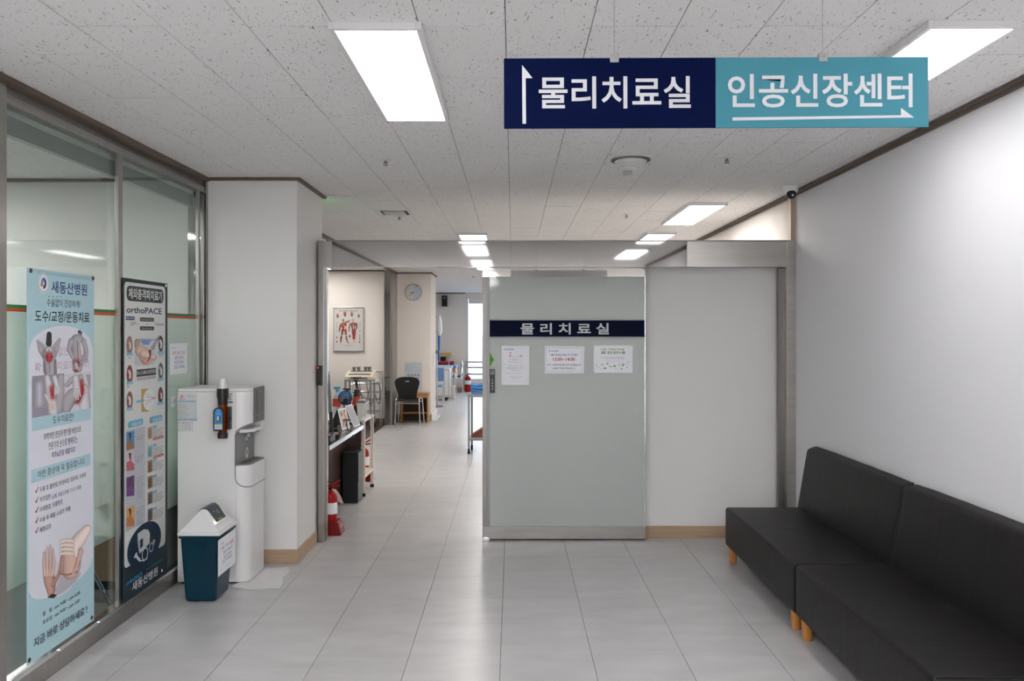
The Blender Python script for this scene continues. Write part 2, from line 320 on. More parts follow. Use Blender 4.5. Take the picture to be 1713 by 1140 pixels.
class Print:
    """flat artwork. frame(u, v, w) -> world; w is the height above the sheet"""
    def __init__(s, frame, conv): s.frame = frame; s.conv = conv; s.mb = {}; s.lay = 1
    def _m(s, part): return s.mb.setdefault(part, MB())
    def face(s, part, m, uv, w):
        b = s._m(part); b.use(m); vs = [b.bm.verts.new(s.frame(u, v, w)) for u, v in uv]
        try: f = b.bm.faces.new(vs); f.material_index = b.mi
        except ValueError: pass
    def L(s): s.lay += 1; return s.lay*.000016
    def poly(s, m, px, part='artwork', lay=None, plane=False):
        uv = px if plane else [s.conv(*p) for p in px]
        a = sum(uv[i][0]*uv[(i+1) % len(uv)][1]-uv[(i+1) % len(uv)][0]*uv[i][1] for i in range(len(uv)))
        if a < 0: uv = uv[::-1]
        s.face(part, m, uv, lay or s.L())
    def rect(s, m, x0, x1, yt, yb, part='artwork', rad=0, lay=None):   # yt, yb measured at x0
        u0, v1 = s.conv(x0, yt); _, v0 = s.conv(x0, yb); u1, _ = s.conv(x1, yt)
        if rad:
            r = rad*min(abs(u1-u0), abs(v1-v0)); pts = []
            for cx, cy, a in ((u1-r, v1-r, 0), (u0+r, v1-r, 90), (u0+r, v0+r, 180), (u1-r, v0+r, 270)):
                for k in range(7): t = math.radians(a+k*15); pts.append((cx+r*math.cos(t), cy+r*math.sin(t)))
        else: pts = [(u0, v0), (u1, v0), (u1, v1), (u0, v1)]
        s.poly(m, pts, part, lay, True)
    def ell(s, m, cx, cy, rx, ry=None, part='artwork', a0=0, a1=360, n=28, inner=0):   # centre in pixels, radii in metres
        ry = rx if ry is None else ry; u, v = s.conv(cx, cy); w_ = s.L()
        if inner:
            for k in range(n):
                a = math.radians(a0+(a1-a0)*k/n); b = math.radians(a0+(a1-a0)*(k+1)/n)
                s.face(part, m, [(u+rx*math.cos(t)*q, v+ry*math.sin(t)*q) for t, q in ((a, inner), (a, 1), (b, 1), (b, inner))], w_)
        else:
            s.poly(m, [(u+rx*math.cos(math.radians(a0+(a1-a0)*k/n)), v+ry*math.sin(math.radians(a0+(a1-a0)*k/n))) for k in range(n + (1 if a1-a0 < 360 else 0))], part, w_, True)
    def grad(s, rows, cols, part, w_):      # grid of print points with a colour (r, g, b, alpha) each
        b = s._m(part); b.use(PHOTO); cl = b.bm.loops.layers.float_color.get('Col') or b.bm.loops.layers.float_color.new('Col')
        V = [[b.bm.verts.new(s.frame(*s.conv(*p), w_)) for p in row] for row in rows]
        for i in range(len(rows)-1):
            for j in range(len(rows[0])-1):
                q = ((i, j), (i+1, j), (i+1, j+1), (i, j+1)); f = b.bm.faces.new([V[x][y] for x, y in q]); f.material_index = b.mi
                for lp, (x, y) in zip(f.loops, q): lp[cl] = cols[x][y]
    def limb(s, m, pts, r, part='artwork', soft=False):   # tapered, shaded strip through pixel points, radii in crop pixels
        c = lin(tuple(int(v) for v in m.name.split()[1:4])); soft = soft or m in SOFT
        seg = [math.hypot(q[0]-p[0], q[1]-p[1]) for p, q in zip(pts, pts[1:])]; L_ = sum(seg) or 1
        n = 6+4*len(pts); rows, cols = [], []
        for k in range(n+1):
            a = k/n; t = -r[0]+(L_+r[0]+r[-1])*(.5-.5*math.cos(PI*a)); tc = min(max(t, 0), L_)
            i = 0; u = tc
            while i < len(seg)-1 and u > seg[i]: u -= seg[i]; i += 1
            f = u/seg[i] if seg[i] else 0; p, q = pts[i], pts[i+1]; d = ((q[0]-p[0])/(seg[i] or 1), (q[1]-p[1])/(seg[i] or 1))
            if 0 < i and f < .3: pp = pts[i-1]; e = seg[i-1] or 1; g_ = .5-f/.6; d = (d[0]*(1-g_)+g_*(p[0]-pp[0])/e, d[1]*(1-g_)+g_*(p[1]-pp[1])/e)
            elif i < len(seg)-1 and f > .7: nx_ = pts[i+2]; e = seg[i+1] or 1; g_ = (f-.7)/.6; d = (d[0]*(1-g_)+g_*(nx_[0]-q[0])/e, d[1]*(1-g_)+g_*(nx_[1]-q[1])/e)
            dl = math.hypot(*d) or 1; d = (d[0]/dl, d[1]/dl); rr = r[i]*(1-f)+r[i+1]*f; over = t-tc; wd = rr*math.sqrt(max(0, 1-(over/rr)**2)) if rr else 0
            cx, cy = p[0]+(q[0]-p[0])*f+d[0]*over, p[1]+(q[1]-p[1])*f+d[1]*over; row, cr = [], []
            for j in range(7):
                z = (j-3)/3; row.append((cx-d[1]*wd*z, cy+d[0]*wd*z)); e = min(1, math.hypot(z*wd, over)/(rr or 1))
                if soft: cr.append((c[0], c[1], c[2], (1-e)**1.2*.85))
                else: sh = 1.22-.62*e**2.5-.14*z; cr.append(tuple(min(1, v*sh) for v in c[:3])+(1,))
            rows.append(row); cols.append(cr)
        s.grad(rows, cols, part, s.L())
    def text(s, m, t, x0, x1, yt, yb, off=0, part='lettering', res=2):
        u0, v1 = s.conv(x0, yt); _, v0 = s.conv(x0, yb); u1, _ = s.conv(x1, yt)
        off = min((0, .004, .01, .016, .022), key=lambda q: abs(q-off))
        JOBS.append((s, m, t, off, (u0, u1, v0, v1), s.L(), part))
    def finish(s, parent):
        s.parent = parent
        for k, b in s.mb.items(): b.build(k, parent, smooth=False)
def printX(X, ox, oy, sc):
    return Print(lambda u, v, w_: (X+w_, u, v), lambda x, y: onX(ox+x/sc, oy+y/sc, X))
def printY(Y, ox, oy, sc):
    return Print(lambda u, v, w_: (u, Y-w_, v), lambda x, y: onY(ox+x/sc, oy+y/sc, Y))
SOFT = set()
def photo_mat():
    m = bpy.data.materials.new('printed photograph'); n, b = nodes_of(m); a = n.nodes.new('ShaderNodeAttribute'); a.attribute_name = 'Col'
    n.links.new(a.outputs['Color'], b.inputs['Base Color']); n.links.new(a.outputs['Alpha'], b.inputs['Alpha']); b.inputs['Roughness'].default_value = .6; return m
PHOTO = photo_mat()
def ink(rgb, rough=.6): return mat('ink %d %d %d' % rgb, rgb, rough)

# ================================================================== SETTING
FX0, FY0 = -.061, 4.16
floor = struct('floor', 'grey speckled vinyl tile floor')
b = mb(GROUT); b.box(-2.19, 2.2, -6.2, 23, -.06, -.0035); b.build('subfloor', floor)
_tm = {}
def tile_obj(name, parent, x0, x1, y0, y1, z0, z1, m, bev, down=False):
    k = (name, round(x1-x0, 4), round(y1-y0, 4))
    if k not in _tm:
        bm = bmesh.new(); hx, hy, h = (x1-x0)/2, (y1-y0)/2, z1-z0
        za, zb = (0, h) if not down else (h, 0); ins = bev
        A = [bm.verts.new((x, y, za)) for x, y in ((-hx, -hy), (hx, -hy), (hx, hy), (-hx, hy))]
        zc = zb-ins if not down else zb+ins
        B = [bm.verts.new((x, y, zc)) for x, y in ((-hx, -hy), (hx, -hy), (hx, hy), (-hx, hy))]
        D = [bm.verts.new((x, y, zb)) for x, y in ((-hx+ins, -hy+ins), (hx-ins, -hy+ins), (hx-ins, hy-ins), (-hx+ins, hy-ins))]
        for P_, Q_ in ((A, B), (B, D)):
            for i in range(4): j = (i+1) % 4; bm.faces.new((P_[i], P_[j], Q_[j], Q_[i]))
        bm.faces.new(D); bmesh.ops.recalc_face_normals(bm, faces=bm.faces)
        if (D[0].link_faces[-1].normal.z > 0) == down and False: pass
        me = bpy.data.meshes.new(name); bm.to_mesh(me); bm.free(); me.materials.append(m); _tm[k] = me
    o = bpy.data.objects.new(name, _tm[k]); C.objects.link(o); o.parent = parent
    o.location = ((x0+x1)/2, (y0+y1)/2, z0); return o
rest = mb(FTILE)
for j in range(-23, 43):
    y0 = FY0+.45*j; y1 = y0+.45
    if y1 > 22.9: y1 = 22.9
    if y0 >= 22.9: continue
    for i in range(-5, 6):
        x0 = FX0+.45*i; x1 = x0+.45
        lim = -2.14 if y1 < 6.0 else -2.185
        x0 = max(x0, lim); x1 = min(x1, 2.145)
        if x1-x0 < .02: continue
        gx, gy = .0012, .0006
        vis = (3.2 < y0 < 6.6) or (6.6 <= y0 < 15.5 and x0 < .0)
        if vis: tile_obj('floor_tile', floor, x0+gx, x1-gx, y0+gy, y1-gy, -.0035, 0, FTILE, .0005)
        else: rest.box(x0+gx, x1-gx, y0+gy, y1-gy, -.0035, 0)
rest.build('floor_tile_field', floor, smooth=False, kind='stuff')
mb(DARKFLOOR).box(-5.2, -2.19, 6.0, 14.6, -.06, -.001).build('floor_reception', smooth=False, kind='structure')
mb(FTILE).box(-5.2, -2.19, -6.2, -.8, -.06, -.001).build('floor_lobby_left', smooth=False, kind='structure')
mb(GREYFLOOR).box(-5.2, -2.19, -.8, 5.9, -.06, -.001).build('floor_side_room', smooth=False, kind='structure')
mb(FTILE).box(-5.2, -2.19, 14.6, 23, -.06, -.001).build('floor_far_room', smooth=False, kind='structure')
# ceiling
ceiling = struct('ceiling', 'mineral fibre tile ceiling with dark flecks')
mb(CGROUT).box(-5.2, 2.3, -6.2, 23.1, CEIL+.012, CEIL+.06).build('ceiling_slab', ceiling, smooth=False)
rest = mb(CTILE)
for i in range(-17, 8):
    x0 = -.026+.3*i; x1 = x0+.3
    for j in range(-20, 31):
        y0 = 5.044+.6*j-(.3 if i % 2 else 0); y1 = y0+.6
        xa, xb = max(x0, -5.1), min(x1, 2.145); gy_ = random.choice((.0012, .002, .0045))
        ya, yb = max(y0, -6.15), min(y1, 23)
        if xb-xa < .01 or yb-ya < .01: continue
        g = .0014
        dz = random.uniform(-.0007, .0007)
        if xb > -2.2 and 2.3 < ya and yb < 10.2: tile_obj('ceiling_tile', ceiling, xa+g, xb-g, ya+gy_, yb-gy_, CEIL+dz, CEIL+.012, CTILE, .0008, down=True)
        else: rest.box(xa+g, xb-g, ya+g*.6, yb-g*.6, CEIL+dz, CEIL+.012)
rest.build('ceiling_tile_field', ceiling, smooth=False, kind='stuff')
# right wall
mb(WALLC).box(2.145, 2.26, -.8, 6.40, 0, 2.68).build('wall_right', smooth=False, kind='structure')
mb(WALLW).box(2.145, 2.26, 6.47, 23, 0, 2.68).build('wall_right_beyond', smooth=False, kind='structure')
mb(WOODSTRIP).box(2.11, 2.26, 6.40, 6.47, 2.0, 2.63).build('trim_1', smooth=False, kind='structure')
mb(BROWN).box(2.115, 2.145, -.8, 6.40, CEIL-.022, CEIL-.002, .004).box(2.127, 2.145, -.8, 6.40, CEIL-.036, CEIL-.022).build('trim_2', smooth=False, kind='structure')
mb(BROWN).box(2.115, 2.145, 6.40, 22.8, CEIL-.022, CEIL-.002, .004).box(2.127, 2.145, 6.40, 22.8, CEIL-.036, CEIL-.022).build('trim_3', smooth=False, kind='structure')
# left pillar (white) and trims
mb(WALL).box(-2.112, -1.493, 5.83, 6.60, 0, 2.66, .006).build('wall_left_pillar', kind='structure')
mb(BROWN).prism([(-2.14, 5.83), (-2.14, 5.80), (-1.466, 5.80), (-1.466, 6.63), (-1.493, 6.63), (-1.493, 5.83)], 'z', CEIL-.02, CEIL-.002).build('trim_4', smooth=False, kind='structure')
b = mb(WOODB); b.box(-2.112, -1.481, 5.818, 5.83, 0, .092, .003); b.box(-1.493, -1.481, 5.83, 6.385, 0, .092, .003); b.build('baseboard_left', kind='structure')
# left: steel pillar, glazed partition, sill and header
mb(STEEL).box(-2.26, -2.12, 3.15, 3.53, 0, 2.635, .002).build('wall_left_steel_pillar', kind='structure')
mb(WALLC).box(-2.26, -2.14, -.8, 3.15, 0, 2.66).build('wall_left', smooth=False, kind='structure')
b = mb(BROWN); n_ = 24
for k in range(n_):    # sagging ceiling moulding
    ya, yb = 3.0+2.83*k/n_, 3.0+2.83*(k+1)/n_; sa = .012*math.sin(PI*max(0, (ya-4.2))/1.63)**2*(ya > 4.2); sb = .012*math.sin(PI*max(0, (yb-4.2))/1.63)**2*(yb > 4.2)
    b.hexa([(-2.15, ya, CEIL-.030-sa), (-2.095, ya, CEIL-.024-sa), (-2.095, yb, CEIL-.024-sb), (-2.15, yb, CEIL-.030-sb)],
           [(-2.15, ya, CEIL-.002), (-2.095, ya, CEIL-.002), (-2.095, yb, CEIL-.002), (-2.15, yb, CEIL-.002)])
b.box(-2.15, -2.10, -6.2, 3.0, CEIL-.024, CEIL-.002); b.build('trim_5', smooth=False, kind='structure')
part = struct('window_1', 'steel framed glass partition with frosted film and green and orange stripe')
mb(DARKSTEEL).box(-2.20, -2.135, 3.53, 5.83, 2.598, 2.64).build('header', part, smooth=False)
b = mb(STEEL); b.box(-2.19, -2.128, 3.53, 5.83, 2.560, 2.598, .004); b.box(-2.150, -2.122, 3.53, 5.83, 2.588, 2.594); b.build('top_rail', part)
b = mb(STEEL); b.box(-2.20, -2.138, 3.53, 5.80, .0, .092, .003); b.build('sill', part)
mb(CHROME).box(-2.185, -2.128, 3.53, 5.80, .092, .112, .003).build('bottom_rail', part)
for (ya, yb, w_) in ((4.548, 4.60, 0), (5.705, 5.73, 0), (5.795, 5.83, 0)):
    b = mb(STEEL); b.box(-2.149, -2.128, ya, yb, .112, 2.560, .003); b.build('mullion', part)
mb(STEEL).box(-2.149, -2.128, 3.53, 3.545, .112, 2.560, .002).build('mullion', part)
for (ya, yb) in ((3.545, 4.573), (4.574, 5.717), (5.718, 5.797)):
    mb(GLASS).box(-2.157, -2.151, ya, yb, .112, 2.56).build('pane', part, smooth=False)
    mb(FILM).box(-2.162, -2.1585, ya+.002, yb-.002, .487, 1.683).build('frosted_film', part, smooth=False)
    mb(GREEN).box(-2.1505, -2.1495, ya, yb, 1.700, 1.714).build('green_stripe', part, smooth=False)
    mb(ORANGE).box(-2.1505, -2.1495, ya, yb, 1.684, 1.700).build('orange_stripe', part, smooth=False)
for yy in (3.95, 4.33): mb(CHROME).cyl((-2.128, yy, .103), (-2.120, yy, .103), .007, n=12).build('rail_stud', part)
for (ya, yb, lab) in ((3.545, 4.66, 'grey roller blind pulled up behind the near glass pane'), (4.68, 5.76, 'grey roller blind pulled up behind the far glass pane, next to the white pillar')):
    t = thing('roller_blind', lab, 'blind', (-2.192, (ya+yb)/2, 2.58), 'blinds behind the glass partition')
    h = (yb-ya)/2
    mb(SHADE).box(-.0015, .0015, -h, h, -.127, -.047).build('blind_fabric', t, smooth=False)
    mb(SHADEBAR).box(-.006, .006, -h, h, -.138, -.127, .003).build('bottom_rail', t)
    mb(SHADEBAR).box(-.022, .006, -h, h, -.047, .0, .003).build('headbox', t)
    for s_ in (-1, 1): mb(LGREY).box(-.02, .02, s_*h-.004, s_*h+.004, -.012, .06).build('bracket', t)
# side room shell
mb(WALL).box(-5.2, -2.2, 5.87, 6.0, 0, 2.66).build('wall_side_room_back', smooth=False, kind='structure')
mb(MIRROR).box(-2.235, -2.112, 5.80, 5.87, 0, 2.65).build('wall_side_steel_cladding', smooth=False, kind='structure')
mb(WALL).box(-5.3, -5.2, -6.2, 23, 0, 2.66).build('wall_side_room_left', smooth=False, kind='structure')
mb(BROWN).box(-5.2, -2.24, 5.845, 5.87, CEIL-.022, CEIL-.002).build('trim_6', smooth=False, kind='structure')
mb(WALL).box(-5.3, 5.3, -6.3, -6.2, 0, 2.66).build('wall_behind_viewer', smooth=False, kind='structure')
mb(WALL).box(5.2, 5.3, -6.2, -.8, 0, 2.66).box(2.26, 5.3, -.8, -.7, 0, 2.66).build('wall_lobby_right', smooth=False, kind='structure')
mb(WALL).box(-5.2, -2.2, -.9, -.8, 0, 2.66).build('wall_lobby_left', smooth=False, kind='structure')
mb(FTILE).box(2.2, 5.3, -6.2, -.7, -.06, 0).build('floor_lobby', smooth=False, kind='structure')
mb(CTILE).box(2.15, 5.3, -6.2, -.7, CEIL, CEIL+.05).build('ceiling_lobby', smooth=False, kind='structure')
# door frame: polished header, jambs
fr = struct('trim_7', 'stainless steel sliding door frame with mirror finish header')
HY = 6.385
b = mb(MIRROR); b.box(-1.37, 1.318, HY, HY+.045, 2.089, 2.283, .002); b.build('header_panel', fr)
b = mb(BRUSHED); b.box(1.319, 2.075, HY, HY+.045, 2.089, 2.283, .002); b.build('header_panel', fr, label='brushed steel header panel on the right')
mb(STEEL).box(-1.433, -1.371, HY-.004, HY+.045, 2.089, 2.283, .002).build('header_end_cap', fr)
mb(DARKSTEEL).box(-1.418, 2.10, HY-.003, HY+.10, 2.283, 2.292, .001).build('header_cap', fr)
mb(BRUSHED).box(-1.418, 2.075, HY+.05, HY+.12, 2.096, 2.28).build('door_track', fr, smooth=False)
b = mb(STEEL); b.box(-1.476, -1.433, HY, HY+.155, 0, 2.290, .002); b.build('jamb', fr)
b = mb(DARKSTEEL); b.box(-1.433, -1.4305, HY+.03, HY+.09, 0, 2.085, .001); b.build('jamb_channel', fr)
b = mb(CHROME); b.box(-1.433, -1.430, HY+.12, HY+.14, 0, 2.085, .001); b.build('jamb_edge', fr)
b = mb(BRUSHED); b.box(2.075, 2.145, HY, HY+.085, 0, 2.290, .002); b.build('jamb', fr)
b = mb(DARKSTEEL); b.box(2.03, 2.075, HY+.055, HY+.10, 0, 2.085, .001); b.build('jamb_channel', fr)
mb(STEEL).box(-1.476, 2.145, HY+.12, HY+.16, 2.096, 2.285).build('header_rear_panel', fr, smooth=False)
# fixed wall right of door opening
mb(WALL).box(-.18, 2.144, 6.545, 6.66, 0, 2.10).build('wall_back', smooth=False, kind='structure')
mb(WOODB).box(-.18, 2.075, 6.532, 6.545, 0, .09, .003).build('baseboard_back', kind='structure')
# sliding door leaf
D = struct('door_1', 'frosted glass sliding door with steel rails and a navy band')
DY = 6.45
mb(DOORGLASS).box(-.180, 1.010, DY+.008, DY+.020, .106, 2.020).build('glass_panel', D, smooth=False)
mb(MIRROR).box(-.233, 1.0155, DY-.004, DY+.034, 2.018, 2.088, .002).build('top_rail', D)
mb(mat('door rail steel', (150, 148, 146), .3, 1, vary=.08, vscale=40, stretch=(.05, 1, 1))).box(-.233, 1.0155, DY-.004, DY+.034, .012, .106, .002).build('bottom_rail', D)
mb(DARKSTEEL).box(-.233, -.198, DY-.004, DY+.034, .106, 2.018, .002).build('stile', D)
mb(ALU).box(-.198, -.178, DY-.001, DY+.030, .106, 2.018, .002).build('stile', D)
mb(CHROME).box(1.008, 1.0155, DY-.001, DY+.030, .106, 2.018, .001).build('edge_strip', D)
mb(DOORNAVY).box(-.178, 1.010, DY+.002, DY+.0075, 1.560, 1.685).build('navy_band', D, smooth=False)
for z in (1.549, 1.685): mb(ALU).box(-.178, 1.010, DY-.001, DY+.0075, z, z+.009, .001).build('band_strip', D)
p = printY(DY+.0018, 780, 380, 4.072)
p.text(SIGNW, '물 리 치 료 실', 370, 972, 655, 733, .022)
p.finish(D)
b = mb(CHROME); b.box(-.228, -.180, DY-.03, DY-.004, .0, .030, .004); b.cyl((-.204, DY-.018, .030), (-.204, DY-.018, .044), .010, n=14); b.build('floor_guide', D)

# inner room shell
mb(WALLW).box(-5.2, -2.2, 14.5, 14.62, 0, 2.66).build('wall_reception_back', smooth=False, kind='structure')
mb(BROWN).box(-5.2, -2.2, 14.475, 14.5, CEIL-.022, CEIL-.002).build('trim_8', smooth=False, kind='structure')
mb(mat('dark baseboard', (92, 74, 60), .5)).box(-5.2, -2.2, 14.485, 14.5, 0, .11).build('baseboard_reception', smooth=False, kind='structure')
mb(WALLW).box(-2.07, -1.47, 15.08, 16.05, 0, 2.66, .004).build('wall_clock_pillar', kind='structure')
mb(BROWN).prism([(-2.07, 15.08), (-2.07, 15.05), (-1.44, 15.05), (-1.44, 16.08), (-1.47, 16.08), (-1.47, 15.08)], 'z', CEIL-.02, CEIL-.002).build('trim_9', smooth=False, kind='structure')
b = mb(WOODB); b.box(-2.07, -1.455, 15.065, 15.08, 0, .12, .003); b.build('baseboard_clock_pillar', kind='structure')
mb(WHITEM).box(-1.47, -1.44, 15.08, 16.05, 0, .14, .003).box(-1.44, -1.38, 15.15, 16.0, 0, .02, .002).build('baseboard_clock_pillar_side', kind='structure')
b = mb(MIRROR); b.box(-2.205, -2.10, 14.44, 14.62, 0, 2.66, .003); b.build('wall_steel_jamb', kind='structure')
b = mb(STEEL); b.box(-2.10, -2.072, 14.50, 15.08, 0, 2.64, .003); b.box(-2.095, -2.068, 14.62, 14.66, 0, 2.6, .003); b.build('wall_steel_jamb_side', kind='structure')
mb(BROWN).box(-2.10, -2.05, 6.65, 14.44, CEIL-.03, CEIL-.002).build('trim_10', smooth=False, kind='structure')
mb(BROWN).box(-2.10, -2.05, 14.44, 15.08, CEIL-.03, CEIL-.002).build('trim_11', smooth=False, kind='structure')
mb(WALLW).box(-5.2, -1.29, 22.8, 22.95, 0, 2.66, ).build('wall_far', smooth=False, kind='structure')
mb(BROWN).box(-5.2, -1.29, 22.77, 22.8, CEIL-.025, CEIL-.002).build('trim_12', smooth=False, kind='structure')
mb(WOODB).box(-5.2, -1.29, 22.785, 22.8, 0, .1).build('baseboard_far', smooth=False, kind='structure')
mb(WALLW).box(-1.29, 2.2, 22.85, 22.98, 0, .284).build('wall_far_sill', smooth=False, kind='structure')
mb(WALLW).box(-1.29, 2.2, 22.85, 22.98, 2.55, 2.66).build('wall_far_lintel', smooth=False, kind='structure')
win = struct('window_2', 'tall window at the far end with horizontal guard rails')
mb(WHITEM).box(-1.29, -1.21, 22.82, 22.97, .284, 2.55, .003).build('window_frame', win)
mb(WHITEM).box(-1.21, 2.2, 22.84, 22.95, .284, .33, .003).build('window_frame', win)
mb(WHITEM).box(-1.21, 2.2, 22.84, 22.95, 2.50, 2.55, .003).build('window_frame', win)
mb(WHITEM).box(.2, .26, 22.84, 22.95, .33, 2.50, .003).build('window_frame', win)
mb(WGLASS).box(-1.21, .2, 22.90, 22.906, .33, 2.50).build('pane', win, smooth=False)
mb(WGLASS).box(.26, 2.2, 22.90, 22.906, .33, 2.50).build('pane', win, smooth=False)
for z in (.786, .64, .46): mb(STEEL).cyl((-1.25, 22.76, z), (2.1, 22.76, z), .022, n=12).build('guard_rail', win)
for x in (-1.25, 2.05): mb(STEEL).box(x-.02, x+.02, 22.74, 22.85, .44, .81).build('rail_bracket', win)
mb(mat('roller blind cream', (232, 228, 218), .8)).box(-1.2, .2, 22.80, 22.804, 2.36, 2.54).build('blind', win, smooth=False)
# ================================================================== LIGHTS
def panel(cx, y0, m, lab, group, L_=1.285, link=None):
    t = thing('ceiling_light', lab, 'light', (cx, y0+L_/2, CEIL-.026), group)
    W, h = .16, L_/2; f = WHITEP
    b = mb(f)
    b.box(-W, -W+.019, -h, h, 0, .026, .002); b.box(W-.019, W, -h, h, 0, .026, .002)
    b.box(-W+.019, W-.019, -h, -h+.019, 0, .026, .002); b.box(-W+.019, W-.019, h-.019, h, 0, .026, .002); b.build('frame', t)
    mb(m).box(-W+.019, W-.019, -h+.019, h-.019, .003, .012).build('diffuser', t, smooth=False)
    return t
G1, G2 = 'ceiling panels over the corridor', 'ceiling panels beyond the sliding door'
panel(-.475, 2.895, LAMPM, 'long white panel light to the left of the hanging sign', G1)
panel(1.58, 2.88, LAMPM, 'long white panel light partly behind the right end of the hanging sign', G1)
panel(1.605, 6.93, LAMPI, 'white panel light beyond the door header, nearest of the right row', G2)
panel(1.59, 9.0, LAMPI, 'white panel light beyond the door header, second of the right row', G2)
panel(-.437, 9.06, LAMPI, 'white panel light just above the steel header, over the aisle', G2)
panel(-.44, 12.84, LAMPI, 'white panel light seen through the doorway at its top right corner', G2)
panel(-3.16, 12.75, LAMPI, 'white panel light seen through the doorway at its top left corner', G2)
UNSEEN = 'ceiling panels outside the picture'
for cx, y0, m, lab in (*[(cx_, y_, LAMPL_FILL, 'added fill panel light in the unseen lobby, %s row, %s from the left' % (rw, nth)) for cx_, nth in ((-3.9, 'first'), (-2.2, 'second'), (-.475, 'third'), (1.3, 'fourth'), (3.0, 'fifth'), (4.4, 'sixth')) for y_, rw in ((-3.4, 'nearer'), (-5.6, 'farther'))],  # lobby grid added as front fill, stronger than the corridor panels
                       (-.475, 1.32, LAMPM, 'white panel light over the corridor just ahead of the viewer, left row'), (1.59, .76, LAMPM, 'white panel light over the corridor just ahead of the viewer, right row'), (-.475, -.85, LAMPM, 'white panel light right above the viewer'), (-4.2, 4.0, LAMPS, 'added second fill panel light, unseen in the side room'),  # second side room panel added to brighten that room
                       (-3.6, 2.2, LAMPS, 'white panel light in the side room'), (-3.3, 8.6, LAMPI, 'white panel light over the reception area'),
                       (-.44, 16.9, LAMPI, 'white panel light over the far aisle'), (1.0, 13.0, LAMPI, 'white panel light deep in the treatment room'), (-3.2, 18.5, LAMPI, 'white panel light over the far beds'),
                       (1.0, 19.0, LAMPI, 'white panel light near the far window')):
    panel(cx, y0, m, lab, UNSEEN)

# ================================================================== HANGING SIGN
SY = 2.39
sg = thing('hanging_sign', 'long hanging sign, navy left half and turquoise right half with white lettering', 'sign', (0, 0, 0))
def sx(px): return (px-CX)*SY/F
def sz(py): return EYE-(py-CY)*SY/F
z0, z1 = sz(215), sz(97.5)
mb(NAVY).box(sx(843), sx(1197), SY, SY+.006, z0, z1, .0008).build('navy_board', sg)
mb(TEAL).box(sx(1197)+.0003, sx(1553.5), SY, SY+.006, z0, z1, .0008).build('turquoise_board', sg)
p = printY(SY-.0002, 820, 60, 4.508)
p.text(SIGNW, '물리치료실', 366, 1513, 308, 551, .016, res=4)
p.poly(SIGNW, [(243, 664), (270, 664), (268, 320), (320, 320), (241, 219)], part='arrow')
q = printY(SY-.0002, 1180, 0, 2.85)
q.text(SIGNW, '인공신장센터', 107, 988, 357, 518, .016, res=4)
q.poly(SIGNW, [(129, 564), (932, 556), (932, 521), (996, 568), (932, 568), (129, 579)], part='arrow')
p.finish(sg); q.finish(sg)
for px, lab in ((1028, ''), (1377, '')):
    x = sx(px); b = mb(ALU); b.box(x-.0125, x+.0125, SY-.003, SY+.009, z1-.013, z1+.012, .002); b.build('clip', sg)
    mb(CHROME).cyl((x, SY-.004, z1+.001), (x, SY-.002, z1+.001), .003, n=10).build('screw', sg)
    mb(ALU).cyl((x, SY+.003, z1+.012), (x, SY+.003, CEIL-.001), .0008, n=6).build('wire', sg)
mb(mat('white sign back', (226, 226, 228), .4)).box(sx(843)+.001, sx(1553.5)-.001, SY+.0062, SY+.0075, z0+.001, z1-.001).build('back_board', sg, smooth=False)
sg.rotation_euler = (0, -math.radians(.2), 0); sg.location = (0, 0, 0.0)
sg.location.z = 2.27-2.27*math.cos(math.radians(.2)) + .000; sg.location.x = 2.27*math.sin(math.radians(.2))

t = thing('exit_sign', 'green lit exit sign on the rear of the white pillar', 'sign', (-1.64, 6.60, 2.50))
mb(WHITEM).box(-.13, .13, .0, .03, -.07, .07, .004).build('housing', t)
mb(mat('exit green', (40, 210, 110), .5, emit=2.0)).box(-.12, .12, .03, .033, -.06, .06).build('face', t, smooth=False)
# ================================================================== CEILING FITTINGS
x, y = .725, 5.19
t = thing('air_diffuser', 'round air diffuser on a square white plate in the ceiling', 'vent', (x, y, CEIL-.006))
mb(WHITEM).box(-.15, .15, -.15, .15, 0, .006, .002).build('plate', t)
MB().use(GREYP).lathe([(.118, 0), (.122, -.006), (.122, .0), (.116, .0)], n=40).build('ring', t)
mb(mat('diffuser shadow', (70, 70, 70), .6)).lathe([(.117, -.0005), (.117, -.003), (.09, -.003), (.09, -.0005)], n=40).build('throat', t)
mb(WHITEM).lathe([(.095, -.003), (.100, -.012), (.09, -.018), (.07, -.016), (.066, -.021), (.045, -.020), (.041, -.024), (.001, -.024)], n=40).build('cone', t)
for a in (-1, 1):
    for c in (-1, 1): mb(BLACK).cyl((a*.138, c*.138, -.002), (a*.138, c*.138, .001), .004, n=8).build('screw', t)
t = thing('ceiling_vent', 'small rectangular exhaust grille in the ceiling near the white pillar', 'vent', (-1.05, 7.5, CEIL-.008))
b = mb(WHITEM); b.box(-.15, .15, -.17, -.14, 0, .008, .002); b.box(-.15, .15, .14, .17, 0, .008, .002); b.box(-.15, -.12, -.14, .14, 0, .008, .002); b.box(.12, .15, -.14, .14, 0, .008, .002); b.build('plate', t)
mb(BLACKM).box(-.12, .12, -.14, .14, .005, .008).build('throat', t)
mb(LGREY).box(-.095, .095, -.11, .11, -.006, .004, .004).build('centre_plate', t)
